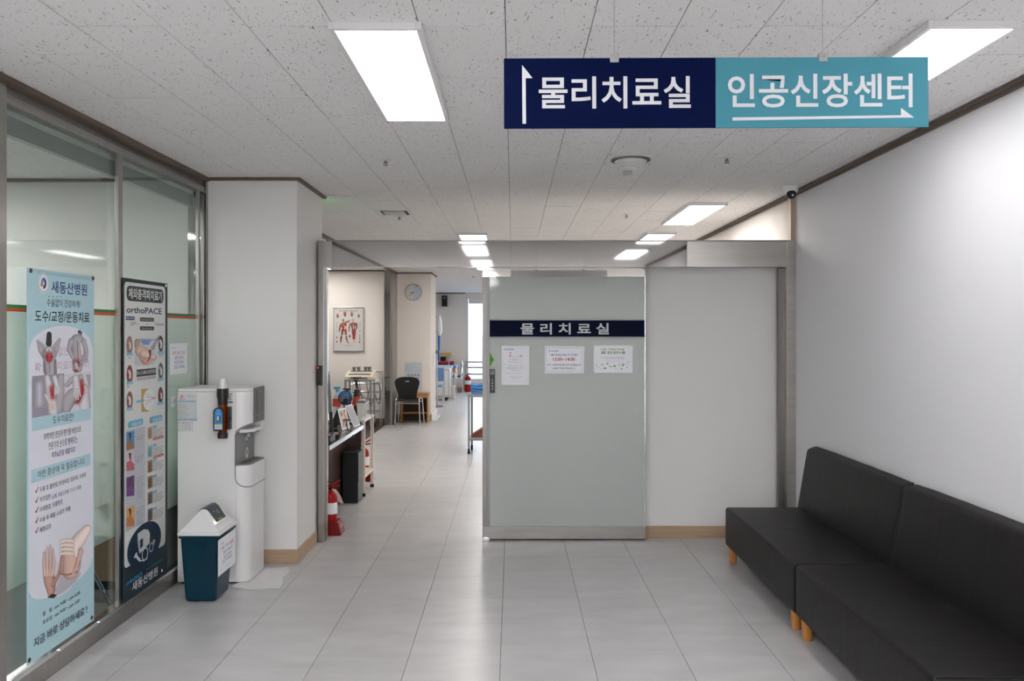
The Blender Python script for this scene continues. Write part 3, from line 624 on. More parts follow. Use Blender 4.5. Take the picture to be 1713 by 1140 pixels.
def sprinkler(x, y, lab):
    t = thing('sprinkler_head', lab, 'sprinkler', (x, y, CEIL), 'ceiling sprinklers')
    mb(WHITEM).lathe([(.001, 0), (.038, 0), (.038, -.003), (.001, -.006)], n=24).build('escutcheon', t)
    b = mb(DARKSTEEL); b.cyl((0, 0, -.004), (0, 0, -.022), .007, n=10)
    for s_ in (-1, 1): b.tube([(s_*.007, 0, -.012), (s_*.012, 0, -.022), (s_*.004, 0, -.032)], .002, n=6)
    b.build('body', t); mb(DARKSTEEL).lathe([(.001, -.031), (.015, -.031), (.015, -.033), (.001, -.034)], n=16).build('deflector', t)
sprinkler(-.79, 5.23, 'sprinkler head in the ceiling below the left panel light')
sprinkler(1.31, 5.16, 'sprinkler head in the ceiling under the turquoise end of the sign')
sprinkler(1.03, 7.64, 'small sprinkler head between the round diffuser and the door header')
sprinkler(-1.05, 7.78, 'sprinkler head right behind the rectangular grille')
sprinkler(-.75, 16.0, 'sprinkler head in the far ceiling seen through the doorway')
t = thing('motion_detector', 'pale round ceiling detector just beyond the round air diffuser', 'detector', (.742, 5.45, CEIL))
mb(WHITEM).lathe([(.001, 0), (.066, 0), (.066, -.010), (.056, -.022), (.030, -.028), (.001, -.028)], n=32).build('base', t)
mb(LGREY).lathe([(.03, -.027), (.032, -.042), (.025, -.052), (.001, -.055)], n=24).build('lens', t)
t = thing('security_camera', 'white dome security camera with black eye in the ceiling corner by the right wall', 'camera', (2.035, 6.17, CEIL))
mb(WHITEP).lathe([(.001, 0), (.056, 0), (.056, -.010), (.052, -.030), (.045, -.050), (.035, -.062), (.001, -.064)], n=32).build('housing', t)
b = mb(BLACK); bmesh.ops.create_uvsphere(b.bm, u_segments=20, v_segments=14, radius=.036, matrix=Matrix.Translation((-.004, -.022, -.062))); b.build('eyeball', t)
mb(CHROME).cyl((-.006, -.057, -.072), (-.006, -.060, -.074), .008, n=14).build('lens', t)

# ================================================================== BANNERS AND PAPERS ON THE GLASS
SKIN1, SKIN2, SKIN3 = ink((214, 196, 190)), ink((176, 140, 128)), ink((120, 92, 88))
G0, G_1, G_2, G_3 = ink((206, 203, 208)), ink((168, 164, 170)), ink((122, 118, 124)), ink((48, 44, 48))
GL1, GL2, GL3 = ink((214, 150, 156)), ink((206, 84, 94)), ink((188, 36, 50))
SOFT.update((GL1, GL2, GL3))
TXT = ink((44, 46, 52)); TXTN = ink((22, 52, 122)); SKY1 = ink((174, 208, 218)); PALE = ink((222, 224, 234)); MAUVE = ink((206, 184, 200)); REDK = ink((170, 40, 52))
def sheet(name_m, X, ya, yb, zt, zb, rgb, parent, wave=.003):
    b = mb(ink(rgb)); nu, nv = 10, 28; g = []
    for i in range(nu+1):
        for j in range(nv+1):
            u, v = i/nu, j/nv
            g.append(b.bm.verts.new((X-.0006-.0*wave, ya+(yb-ya)*u, zt+(zb-zt)*v)))
    for i in range(nu):
        for j in range(nv):
            a = i*(nv+1)+j; b.bm.faces.new((g[a], g[a+1], g[a+nv+2], g[a+nv+1]))
    r = bmesh.ops.extrude_face_region(b.bm, geom=list(b.bm.faces)); vs = [e for e in r['geom'] if isinstance(e, bmesh.types.BMVert)]
    bmesh.ops.translate(b.bm, verts=vs, vec=(-.0008, 0, 0)); bmesh.ops.recalc_face_normals(b.bm, faces=b.bm.faces)
    return b.build(name_m, parent, smooth=False)
BX = -2.122
t = thing('banner', 'tall pale blue banner with grey pain photos on the near glass pane', 'banner', (0, 0, 0), 'banners on the glass partition')
ya, yb = onX(45, 450, BX)[0], onX(157.5, 465, BX)[0]
sheet('sheet', BX, ya, yb, 1.878, .135, (176, 210, 220), t)
p = printX(BX, 0, 430, 3.453)
# white middle between two arcs
um, hw = (ya+yb)/2, (yb-ya)/2
def vz(px, py, X=BX): return onX(px, py, X)[1]
top = [(ya+.012+(yb-ya-.024)*k/20, 1.52+.115*math.sqrt(max(0, 1-((k/20-.5)*2)**2))) for k in range(21)]
bot = [(ya+.012+(yb-ya-.024)*k/20, .46-.088*math.sqrt(max(0, 1-((k/20-.5)*2)**2))) for k in range(21)]
top = [(u, v-.03+.02) for u, v in top]
p.poly(PALE, top[::-1]+[(ya+.012, .46)]+bot+[(yb-.012, .46)], plane=True)
p.rect(ink((160, 196, 206)), 214, 540, 78, 98)
p.ell(ink((226, 230, 234)), 252, 150, .047, .047); p.ell(ink((150, 160, 178)), 252, 150, .045, .045, inner=.97)
for k in range(22):
    a = 2*PI*k/22; u, v = p.conv(252, 150); p.poly(ink((120, 130, 150)), [(u+.040*math.cos(a)+dx, v+.040*math.sin(a)+dz) for dx, dz in ((-.002, -.003), (.002, -.003), (.002, .003), (-.002, .003))], plane=True)
p.ell(TXTN, 249, 152, .026, .026, a0=-90, a1=90); p.ell(ink((90, 150, 196)), 247, 146, .014, .018, a0=0, a1=200); p.ell(ink((222, 132, 70)), 241, 160, .010, .010)
p.ell(ink((226, 230, 234)), 250, 154, .010, .010, a0=-90, a1=90)
p.text(TXTN, '새동산병원', 297, 502, 137, 208, .012)
for x in (282, 307, 328, 350): p.ell(TXT, x, 230, .003)
p.text(TXT, '수술없이 건강하게!', 270, 462, 240, 286)
p.text(ink((30, 32, 40)), '도수/교정/운동치료', 202, 516, 306, 376, .008)
GH = ink((198, 170, 190))
p.text(GH, '확실한 치료의 시작!', 200, 512, 612, 668, .004); p.text(GH, '없는 진단', 336, 470, 518, 572, .004)
# woman with neck pain
p.limb(G_1, [(218, 486), (240, 545), (252, 575)], [7, 17, 12]); p.limb(G_1, [(344, 476), (322, 540), (312, 575)], [7, 16, 12])
p.limb(G_1, [(284, 560), (284, 610), (288, 674)], [42, 34, 31]); p.limb(G_2, [(318, 600), (320, 672)], [7, 8]); p.limb(G_2, [(254, 610), (260, 672)], [6, 8])
p.limb(G_2, [(285, 600), (287, 670)], [3, 3]); p.limb(G_1, [(284, 520), (284, 556)], [12, 18])
p.limb(GL2, [(282, 566), (284, 600)], [36, 22]); p.limb(GL3, [(270, 578), (276, 600)], [18, 10]); p.limb(GL3, [(298, 578), (292, 600)], [14, 8])
p.limb(G_3, [(283, 446), (281, 502)], [14, 17]); p.limb(G_1, [(218, 486), (248, 512), (274, 540)], [7, 8, 7]); p.limb(G_1, [(344, 476), (320, 506), (292, 540)], [7, 8, 7]); p.limb(G0, [(272, 542), (279, 524)], [6, 4]); p.limb(G0, [(294, 542), (287, 524)], [6, 4])
# man with back pain
p.limb(G_3, [(458, 434), (466, 442)], [10, 8]); p.limb(G_2, [(460, 446), (462, 462)], [9, 12]); p.limb(G_1, [(446, 486), (450, 540), (450, 600), (446, 645)], [40, 38, 33, 28]); p.limb(G0, [(470, 500), (474, 560)], [12, 9]); p.limb(G_2, [(446, 490), (450, 600)], [3, 3])
p.limb(G_1, [(412, 486), (396, 535), (428, 600)], [17, 13, 9]); p.limb(G_1, [(482, 486), (498, 545), (496, 600)], [15, 12, 9])
p.limb(GL2, [(446, 606), (450, 620)], [30, 28]); p.limb(GL3, [(448, 608), (450, 618)], [13, 12]); p.limb(G_1, [(496, 600), (470, 610)], [9, 8]); p.limb(G_2, [(428, 600), (448, 628)], [9, 12]); p.limb(G0, [(436, 618), (446, 640)], [6, 5]); p.limb(GL3, [(434, 656), (446, 660)], [12, 12])
# knee and shoulder photos
p.rect(ink((150, 146, 160)), 184, 369, 690, 932); p.limb(ink((214, 210, 220)), [(226, 740), (228, 850)], [44, 46], soft=True)
p.limb(G_1, [(348, 694), (346, 780), (330, 880)], [20, 26, 30]); p.limb(G0, [(270, 696), (290, 790), (304, 896)], [14, 28, 28]); p.limb(GL2, [(298, 755), (304, 812)], [30, 28]); p.limb(GL3, [(298, 770), (302, 800)], [14, 13])
p.limb(G0, [(314, 698), (330, 760)], [14, 13])
for k in range(4): p.limb(G0, [(318+7*k, 752), (316+8*k, 796-3*k)], [5, 4])
p.limb(SKIN1, [(262, 800), (284, 840), (292, 862)], [9, 11, 12])
for k in range(4): p.limb(SKIN1, [(284, 850+9*k), (308, 853+9*k)], [5, 4])
p.rect(ink((214, 212, 218)), 371, 522, 676, 904); p.poly(G_1, [(496, 680), (522, 680), (522, 770), (508, 740)])
p.limb(G_1, [(384, 880), (396, 830), (420, 800)], [24, 40, 40]); p.limb(G0, [(490, 870), (486, 760)], [34, 26]); p.limb(G_1, [(384, 740), (412, 712), (436, 696)], [13, 16, 16]); p.limb(G_1, [(464, 690), (462, 740)], [14, 16])
p.limb(GL2, [(468, 720), (472, 780), (446, 840)], [22, 30, 26]); p.limb(GL3, [(472, 740), (474, 780), (450, 834)], [9, 12, 10]); p.limb(G0, [(434, 700), (440, 762)], [18, 22])
for k, (x, y) in enumerate(((426, 808), (438, 826), (450, 824), (462, 806))): p.limb(G0, [(428+9*k, 765), (x, y)], [6, 4])
p.rect(SKY1, 184, 522, 934, 1008)
p.text(TXT, '도수치료란?', 303, 425, 922, 968, .006)
p.text(TXT, '의학적인 진단과 평가를 바탕으로', 252, 466, 1022, 1062); p.text(TXT, '전문가의 손으로 행해지는', 278, 445, 1074, 1116)
q = printX(BX, 0, 760, 3.0); q.lay = 90
q.text(ink((40, 50, 120)), '척추&관절 재활치료', 258, 375, -8, 22, .004)
q.rect(SKY1, 155, 452, 82, 148); q.text(TXT, '이런 증상에 꼭 필요합니다.', 188, 426, 86, 123, .006)
for k, (y, s_, x1) in enumerate(((168, '두통 및 불면증, 만성피로, 일자목, 거북목', 430), (218, '척추질환', 252), (268, '어깨통증, 무릎통증', 313), (320, '수술 후 재활, 스포츠 재활', 352), (370, '체형교정', 254))):
    q.text(TXT, s_, 198, x1, y, y+27, .002); q.poly(REDK, [(174, y+16), (179, y+20), (190, y-4), (192, y-3), (181, y+28), (178, y+28)])
q.text(ink((60, 60, 130)), '(요통, 좌골신경통, 디스크 질환)', 258, 407, 206, 232)
# hands photo: disc with a back being massaged
hu, hv = q.conv(318, 560); R_ = .205
q.poly(ink((214, 212, 222)), [(hu+R_*.86*math.cos(a*PI/24), hv+.03+.168*math.sin(a*PI/24)) for a in range(24, 49)], plane=True)
q.poly(ink((186, 182, 194)), [(300, 610), (408, 596), (380, 640), (330, 684), (288, 708), (272, 690)])
q.limb(ink((212, 178, 164)), [(352, 480), (356, 560), (350, 590)], [44, 50, 40]); q.limb(ink((178, 138, 122)), [(312, 520), (304, 590)], [10, 12]); q.limb(ink((150, 104, 92)), [(300, 604), (340, 606), (392, 590)], [3, 4, 3]); q.limb(ink((170, 122, 108)), [(400, 470), (392, 540), (366, 596)], [9, 12, 5])
q.limb(ink((232, 216, 210)), [(436, 376), (400, 426), (368, 466), (384, 510)], [22, 34, 34, 16])
for k in range(4): q.limb(ink((228, 208, 200)), [(362, 436+21*k), (330, 434+21*k), (302, 438+21*k)], [11, 10, 7])
q.limb(ink((206, 172, 160)), [(404, 486), (384, 560), (362, 604)], [14, 8, 5])
q.limb(ink((186, 146, 134)), [(256, 706), (250, 640), (240, 600)], [16, 30, 26])
for k, (x, y) in enumerate(((220, 496), (234, 468), (250, 458), (264, 476))): q.limb(ink((210, 180, 170)), [(224+12*k, 610), (x+2*k, (y+610)/2), (x, y)], [8, 7, 4])
q.limb(ink((176, 134, 122)), [(264, 660), (292, 606), (300, 560)], [10, 8, 5]); q.poly(ink((50, 34, 42)), [(236, 722), (256, 702), (286, 706), (268, 724)])
q.text(TXT, '평   일 : am 9:00 ~ pm 6:00', 212, 400, 795, 822, .003); q.text(TXT, '토요일 : am 9:00 ~ pm 1:00', 212, 398, 836, 862, .003)
q.text(ink((24, 44, 56)), '지금 바로 상담하세요 !', 168, 435, 928, 976, .008)
p.finish(t); q.finish(t)
for (x, y) in ((51.5, 453), (155.5, 466), (49, 1105), (153.5, 1034)):
    u, v = onX(x, y, BX); mb(BLACK).lathe([(.0045, -.0005), (.0105, -.0005), (.0095, .002), (.0045, .002)], c=(0, 0, 0), n=18, axis='x').build('grommet', t, loc=(BX, u, v))

BX2 = -2.122
t = thing('banner', 'dark bordered medical device banner on the far glass pane', 'banner', (0, 0, 0), 'banners on the glass partition')
ya, yb = onX(206, 464, BX2)[0]-.004, onX(280.3, 474, BX2)[0]
DT = ink((38, 54, 60)); DB = ink((6, 40, 64)); OFFW = ink((216, 218, 216)); LB = ink((110, 176, 208)); TXG = ink((90, 94, 100)); GBX = ink((186, 190, 198))
sheet('sheet', BX2, ya, yb, 1.893, .115, (30, 48, 56), t)
p = printX(BX2, 200, 460, 11.4)
u0, v1 = p.conv(90, 128); u1 = p.conv(872, 200)[0]; r_ = .03; v0 = .30; pts = []
for cx, cy, a in ((u1-r_, v1-r_, 0), (u0+r_, v1-r_, 90), (u0+r_, v0+r_, 180), (u1-r_, v0+r_, 270)):
    for k in range(7): th = math.radians(a+k*15); pts.append((cx+r_*math.cos(th), cy+r_*math.sin(th)))
p.poly(OFFW, pts, plane=True)
p.rect(DT, 133, 838, 200, 492, rad=.42); p.text(ink((226, 226, 220)), '체외충격파치료기', 172, 808, 243, 455, .016)
p.text(ink((28, 56, 84)), 'orthoPACE', 133, 802, 600, 724, .022)
p.rect(ink((40, 76, 112)), 122, 288, 790, 864); p.text(OFFW, 'Regenerative', 132, 278, 806, 848)
p.rect(DT, 388, 658, 812, 888, rad=.4); p.rect(DT, 388, 658, 982, 1058, rad=.4)
p.text(ink((190, 180, 140)), 'Musculoskeletal Disease', 405, 645, 832, 868); p.text(ink((190, 180, 140)), 'Diabetic Foot Ulcer', 425, 625, 1002, 1038)
p.text(TXT, 'ESWT', 208, 320, 900, 966); p.text(TXT, 'for', 340, 372, 922, 956); p.text(TXT, 'and', 512, 548, 925, 956); p.text(TXT, 'Treatment', 668, 842, 908, 968)
q = printX(BX2, 190, 450, 3.931); q.lay = 30
def vign(q, cx, cy, ry, c1, c2, lab):
    q.ell(ink((96, 100, 108)), cx, cy, ry*.72, ry); q.ell(ink(c1), cx, cy, ry*.68, ry*.96); q.limb(ink(c2), [(cx-4, cy-22), (cx+3, cy), (cx+1, cy+24)], [9, 8, 7]); q.limb(ink((224, 222, 218)), [(cx+4, cy-14), (cx+5, cy+20)], [4, 4])
    q.rect(LB, cx-20, cx+20, cy+48, cy+68, rad=.3); q.text(OFFW, lab, cx-15, cx+15, cy+52, cy+64)
vign(q, 104, 503, .052, (150, 120, 112), (190, 160, 140), '관절 재활'); vign(q, 105, 695, .052, (150, 60, 56), (206, 190, 180), '무릎통증'); vign(q, 105, 868, .052, (140, 80, 76), (200, 196, 186), '무릎')
vign(q, 310, 495, .050, (60, 62, 66), (196, 198, 200), '어깨통증'); vign(q, 309, 672, .050, (84, 88, 92), (168, 170, 172), '어깨'); vign(q, 308, 832, .050, (70, 70, 74), (172, 60, 54), '어깨통증')
for (x, y, s_) in ((94, 578, '치료'), (84, 770, '통증의 원인'), (298, 565, '통증')): q.text(TXG, s_, x, x+24, y, y+14)
q.rect(ink((198, 202, 206)), 135, 272, 458, 640, rad=.15); q.poly(ink((120, 150, 200)), [(172, 462), (262, 466), (262, 500), (190, 500)])
q.limb(ink((170, 142, 124)), [(156, 480), (150, 510)], [18, 14]); q.limb(ink((208, 180, 160)), [(176, 540), (200, 560), (212, 600)], [36, 44, 34]); q.limb(ink((214, 190, 172)), [(200, 560), (262, 582)], [30, 20]); q.limb(ink((226, 140, 120)), [(202, 606), (208, 612)], [14, 12])
q.ell(ink((206, 204, 206)), 252, 520, .045, .045); q.limb(ink((150, 150, 156)), [(256, 520), (280, 476), (300, 442)], [12, 6, 5]); q.limb(ink((116, 40, 36)), [(238, 540), (240, 575), (222, 612)], [9, 5, 3])
q.text(TXT, 'R-SWC', 270, 302, 456, 474)
q.rect(ink((50, 52, 56)), 150, 277, 664, 712); q.text(OFFW, 'FDA, CE, MFDS 승인의료장비', 153, 274, 671, 702, .01)
q.text(TXT, '국제 인증과 안전성이 검증된 체외충격파', 152, 275, 718, 738)
q.poly(ink((196, 160, 92)), [(182, 790), (228, 788), (228, 940), (182, 942)]); q.ell(ink((224, 226, 228)), 230, 862, .075, .062); q.rect(LB, 148, 200, 868, 882)
for a in (-42, -20, 8, 30): q.poly(ink((170, 60, 60)), [(206, 862+a), (206, 864.5+a), (270, 851), (270, 849)])
q.poly(REDK, [(262, 846), (272, 848), (272, 853), (262, 853)])
q.rect(LB, 92, 193, 1006, 1052, rad=.45); q.text(OFFW, '치료기전', 120, 180, 1014, 1040, .01); q.rect(LB, 235, 320, 978, 1018, rad=.45); q.text(OFFW, '당뇨발 관련', 256, 314, 985, 1010, .01)
for x, y in ((100, 1028), (243, 1000)): q.poly(ink((120, 170, 60)), [(x-6, y), (x-3, y-2), (x, y+8), (x+9, y-16), (x+11, y-14), (x+2, y+18), (x-2, y+18)])
r2 = printX(BX2, 190, 700, 3.5625); r2.lay = 90
for (y0_, y1_, c1, c2) in ((78, 202, (78, 138, 190), (150, 112, 84)), (198, 332, (214, 190, 196), (190, 96, 108)), (338, 515, (96, 46, 110), (112, 60, 128)), (520, 676, (214, 160, 84), (190, 120, 70))):
    r2.rect(GBX, 70, 187, y0_-2, y1_+4, rad=.08)
    m0, m1 = (y0_+8, y0_+118) if y1_-y0_ < 150 else (y0_+18, y0_+130)
    r2.rect(ink(c1), 75, 122, m0, m1); r2.poly(ink(c2), [(75, m1), (75, m0+60), (100, m0+45), (122, m0+70), (122, m1-6)])
    r2.limb(ink((60, 56, 60)), [(96, m0+8), (98, m0+44)], [8, 3])
    for k in range(2 if y0_ == 78 else 3 if y0_ == 198 else 11 if y0_ == 338 else 8):
        r2.text(TXG, ('① 세포 재생', '통증 치료', '통증 감소', '피부 재생')[k % 4], 128 if k == 0 else 136, 178 - (k % 3)*6, y0_+32+k*14-(10 if y1_-y0_ > 150 else 0), y0_+42+k*14-(10 if y1_-y0_ > 150 else 0))
for k, (y, col) in enumerate(((50, (196, 160, 136)), (160, (150, 196, 204)), (250, (150, 120, 96)), (345, (140, 116, 90)), (440, (124, 112, 104)), (540, (110, 96, 92)))):
    r2.rect(ink(col), 202, 230, y+6, y+78); r2.limb(ink(tuple(int(c*.72) for c in col)), [(216, y+20), (214, y+60)], [7, 9]); r2.rect(LB, 234, 254, y-4, y+14, rad=.2); r2.text(OFFW, '적응증', 236, 252, y, y+10)
    for j in range(4): r2.text(TXT, ('당뇨발 통증 치료', '피부 통증의 치료', '통증의 진단을', '치료 운동')[j], 234, 292-(j % 2)*6, y+20+j*13, y+30+j*13)
    if k < 2: r2.rect(ink((190, 70, 60)), 234, 296, y+70, y+84); r2.text(OFFW, '치료 횟수 증가', 238, 290, y+72, y+82)
u, v = r2.conv(184, 752)
r2.poly(DB, [(u+.265*math.cos(a)*.95, v+.155*math.sin(a)+.03*math.cos(a)) for a in [2*PI*k/40 for k in range(40)]][::1] and [(u+.222*math.cos(2*PI*k/40), v+.124*math.sin(2*PI*k/40)) for k in range(40)], plane=True)
DEV = ink((198, 200, 202)); DEV2 = ink((150, 154, 158))
r2.poly(DEV, [(140, 690), (178, 662), (204, 665), (214, 690), (212, 745), (152, 808), (150, 745)]); r2.poly(DEV2, [(140, 690), (150, 745), (152, 808), (146, 790), (138, 730)]); r2.poly(DB, [(154, 728), (172, 714), (172, 762), (156, 782)])
for (x, y, rr) in ((184, 810, .042), (222, 770, .030)): r2.ell(DEV, x, y, rr, rr*.9, inner=.78)
r2.limb(DEV, [(130, 820), (152, 848)], [9, 8]); r2.limb(DEV, [(122, 832), (134, 806)], [4, 5]); r2.limb(DEV2, [(238, 730), (232, 752)], [8, 7]); r2.limb(DEV, [(152, 848), (176, 852), (196, 836)], [3, 3, 3])
r2.text(ink((40, 150, 200)), 'orthoPACE', 72, 168, 976, 1000, .02); r2.text(ink((40, 150, 200)), 'www.orthopace.com', 190, 288, 897, 915, .006)
r2.text(ink((226, 228, 230)), '새동산병원', 107, 260, 982, 1038, .014)
p.finish(t); q.finish(t); r2.finish(t)
for (x, y) in ((210, 469.5), (277.5, 478.2), (209.5, 1001), (271, 955)):
    u, v = onX(x, y, BX2); mb(BLACK if x < 240 else CHROME).lathe([(.004, -.0005), (.009, -.0005), (.008, .002), (.004, .002)], n=18, axis='x').build('grommet', t, loc=(BX2, u, v))

def notice(name, label, group, X, xa, xb, yt, yb, fn, rot=None):
    t = thing(name, label, 'notice', (0, 0, 0), group)
    ya, za = onX(xa, yt, X); yb_, _ = onX(xb, yt, X); _, zb = onX(xa, yb, X)
    mb(PAPER).box(X-.0012, X-.0002, ya, yb_, zb, za).build('sheet', t, smooth=False)
    p = printX(X, 0, 0, 1); fn(p); p.finish(t); return t
def litter(p, s=1, ox=0, oy=0):
    pass
NB, NR, NG = ink((52, 74, 150)), ink((186, 62, 66)), ink((110, 112, 118))
def fn1(p):
    p.text(ink((60, 120, 176)), '새동산병원', 286.5, 294, 581.3, 583.6)
    p.text(NR, '공지, 경고, 안내', 288.5, 309, 588, 594, .004); p.text(NB, '물은 컵으로', 293, 307, 596, 602); p.text(NB, '종이컵 이용시', 292, 307, 604, 610); p.text(NB, '건강 지켜요!', 291, 309, 612, 618)
notice('paper_notice', 'white paper notice on the far glass pane above the water dispenser', None, -2.146, 284.5, 313.5, 575, 628, fn1)
notice('paper_notice', 'small folded note on the glass edge just left of the water dispenser top', None, -2.146, 287, 296, 664, 682, lambda p: p.text(TXT, '정수기', 289, 295, 668, 676))

# ================================================================== PAPERS ON THE DOOR
PY = DY+.0065
def doc(label, xa, xb, yt, yb, fn, shade=PAPER):
    t = thing('paper_notice', label, 'notice', (0, 0, 0), 'notices on the sliding door')
    x0, z1 = onY(xa, yt, PY); x1, z0 = onY(xb, yb, PY)
    mb(shade).box(x0, x1, PY-.0008, PY+.001, z0, z1).build('sheet', t, smooth=False)
    p = printY(PY-.0008, 0, 0, 1); fn(p); 
    p.finish(t); return t
HB = ink((40, 110, 176)); PINK = ink((196, 120, 122)); FAINT = ink((150, 152, 172)); GRN = ink((52, 132, 86)); LGRN = ink((140, 184, 84)); FR = ink((196, 198, 204))
def frame_(p, m, xa, xb, yt, yb, w_=.25):
    p.rect(m, xa, xb, yt, yt+w_); p.rect(m, xa, xb, yb-w_, yb); p.rect(m, xa, xa+w_, yt, yb); p.rect(m, xb-w_, xb, yt, yb)
def logo(p, x, y, w_=13):
    p.ell(HB, x+1.3, y+1.2, .006, .006, a0=-90, a1=90); p.ell(HB, x+1.3, y+1.2, .0055, .0055, inner=.7); p.text(HB, '새동산병원', x+3.5, x+w_+2.5, y, y+2.6, .015)
def d1(p):
    frame_(p, FR, 842, 883, 582, 639.5); logo(p, 843.8, 583.6)
    p.ell(PINK, 862.2, 607, .052, .046, a0=12, a1=168, inner=.965); p.poly(PINK, [(850.5, 598), (852.5, 594.8), (856.5, 594.3), (853, 597)]); p.poly(PINK, [(868.5, 594.2), (872.5, 595), (874.3, 598), (871.5, 597)]); p.ell(PINK, 853.8, 591, .006)
    p.text(PINK, '점심시간', 857, 867, 600.8, 603.6, .006); p.text(FAINT, '물리치료 접수 마감', 852.5, 871.5, 605.4, 607.4)
    frame_(p, FR, 845.5, 880.5, 610.5, 636.5)
    p.text(FAINT, '오전진료 마감은 12시 30분', 850, 874, 611.6, 613.6); p.text(NB, '점심 접수 불가', 848, 865, 615, 617.3); p.text(FAINT, '기계 고장시', 866, 878, 615, 617.3); p.text(FAINT, '개별문의 바랍니다', 854, 872, 618.8, 620.6)
    p.text(FAINT, '오후진료 접수 마감은 오후 5시까지', 847, 875, 623.8, 625.8); p.text(FAINT, '진료시간 변경시 안내', 851, 874, 629.5, 631.2); p.text(FAINT, '바랍니다', 856, 869, 632, 633.6)
doc('white portrait notice with a pink clock outline, leftmost on the sliding door', 839.2, 885.2, 579, 644, d1)
def d2(p):
    frame_(p, ink((110, 112, 124)), 913.5, 973.8, 582.3, 622); logo(p, 917.8, 586.2, 14)
    p.text(ink((36, 84, 156)), '<물리치료실 점심시간 안내문>', 920, 967, 592, 596, .012); p.text(ink((186, 44, 48)), '13:00~14:00', 925, 962, 598.6, 604.2, .02)
    p.text(HB, '오후 2시', 915, 927.6, 609, 612.4, .006); p.text(ink((30, 30, 34)), '부터 접수를 도와 드리겠습니다.', 927.8, 972.5, 609, 612.6, .01); p.text(ink((30, 30, 34)), '잠시만 기다려 주십시오.☺', 925, 962, 614.8, 618.8, .01)
doc('landscape notice with red opening time 13:00~14:00, middle on the sliding door', 911.4, 977, 579.2, 625.2, d2)
def d3(p):
    p.text(LGRN, '5월 어린이날', 1004.5, 1044.5, 583, 586.6, .022); p.text(GRN, '휴진안내', 1004.5, 1045, 588, 592.7, .03)
    p.text(FAINT, '5월 5일 어린이날은 휴진이오니 이용에 참고바랍니다', 1005, 1044, 596.8, 598.4); p.text(ink((110, 130, 110)), '5.6 응급환자는 당직의료진 진료 가능합니다', 1009, 1045, 599, 600.8, .004)
    p.rect(FR, 1012, 1038, 604.4, 604.8)
    for k, (x, y) in enumerate(((1003, 616), (1007.5, 611), (1016, 609.8), (1019, 613.5), (1022, 614.5), (1028, 614), (1030, 618.3), (1041.5, 613), (1042.8, 611), (1049, 615.5), (1036, 611), (1012, 617.5), (1006, 618), (1040, 618.3))):
        m = (LGRN, GRN)[k % 2]; d = 1+.6*(k % 3); p.poly(m, [(x-d, y), (x+d, y), (x+d*.6, y-d), (x-d*.4, y-d*1.2)])
    for x, y0_, y1_ in ((998.2, 611, 616.5), (1050.5, 605.5, 612.3)): p.rect(GRN, x, x+.3, y0_, y1_); p.poly(GRN, [(x-1.5, y0_+.5), (x, y0_-.3), (x+1.8, y0_+.5)])
doc('landscape notice with green headline and small green drawings, rightmost on the sliding door', 993.2, 1058.2, 578, 624, d3)
t = thing('warning_sticker', 'bright green diamond sticker on the left edge of the sliding door glass', 'sticker', (0, 0, 0))
p = printY(DY+.0065, 0, 0, 1); p.poly(ink((96, 178, 30)), [(819.3, 589), (826.3, 602.3), (819.3, 615)], part='sheet'); p.poly(ink((40, 90, 16)), [(819.3, 590.4), (825.2, 602.3), (819.3, 613.6), (819.3, 612.9), (824.6, 602.3), (819.3, 591.2)]); p.text(ink((24, 40, 14)), '당기시오', 819.5, 824.8, 601, 603.6, .01); p.finish(t)
t = thing('door_lock', 'narrow black keypad lock on the left stile side of the sliding door', 'lock', (0, DY-.012, 0))
def Dx(px): return (px-CX)*DY/F
def Dz(py): return EYE-(py-CY)*DY/F
mb(BLACK).box(Dx(819.5), Dx(828), 0, .019, Dz(657.5), Dz(618), .003).build('body', t)
mb(GREYP).prism([(Dx(820.4), -.0005), (Dx(827), -.0005), (Dx(827), .002), (Dx(820.4), .002)], 'z', Dz(627), Dz(619.5)).build('cover', t)
mb(BLACK).box(Dx(821), Dx(826), -.001, .0, Dz(622), Dz(621)).build('slot', t)
for k in range(4): mb(LGREY).cyl((Dx(823.7), -.0012, Dz(636+5*k)), (Dx(823.7), .001, Dz(636+5*k)), .005, n=10).build('key', t)
t = thing('access_reader', 'black access card reader with a red light on the left door jamb', 'card reader', (0, HY-.024, 0))
def Jx(px): return (px-CX)*(HY-.01)/F
def Jz(py): return EYE-(py-CY)*(HY-.01)/F
mb(BLACK).box(Jx(530.5), Jx(539.5), 0, .022, Jz(645), Jz(612), .003).build('body', t)
mb(mat('red led', (255, 40, 40), .4, emit=4)).box(Jx(532), Jx(533.6), -.001, .001, Jz(616), Jz(615)).build('red_light', t, smooth=False)
for k in range(4):
    for j in range(2): mb(GREYP).box(Jx(533+3*j), Jx(534.2+3*j), -.0008, .001, Jz(623+4.5*k), Jz(622+4.5*k)).build('key', t, smooth=False)

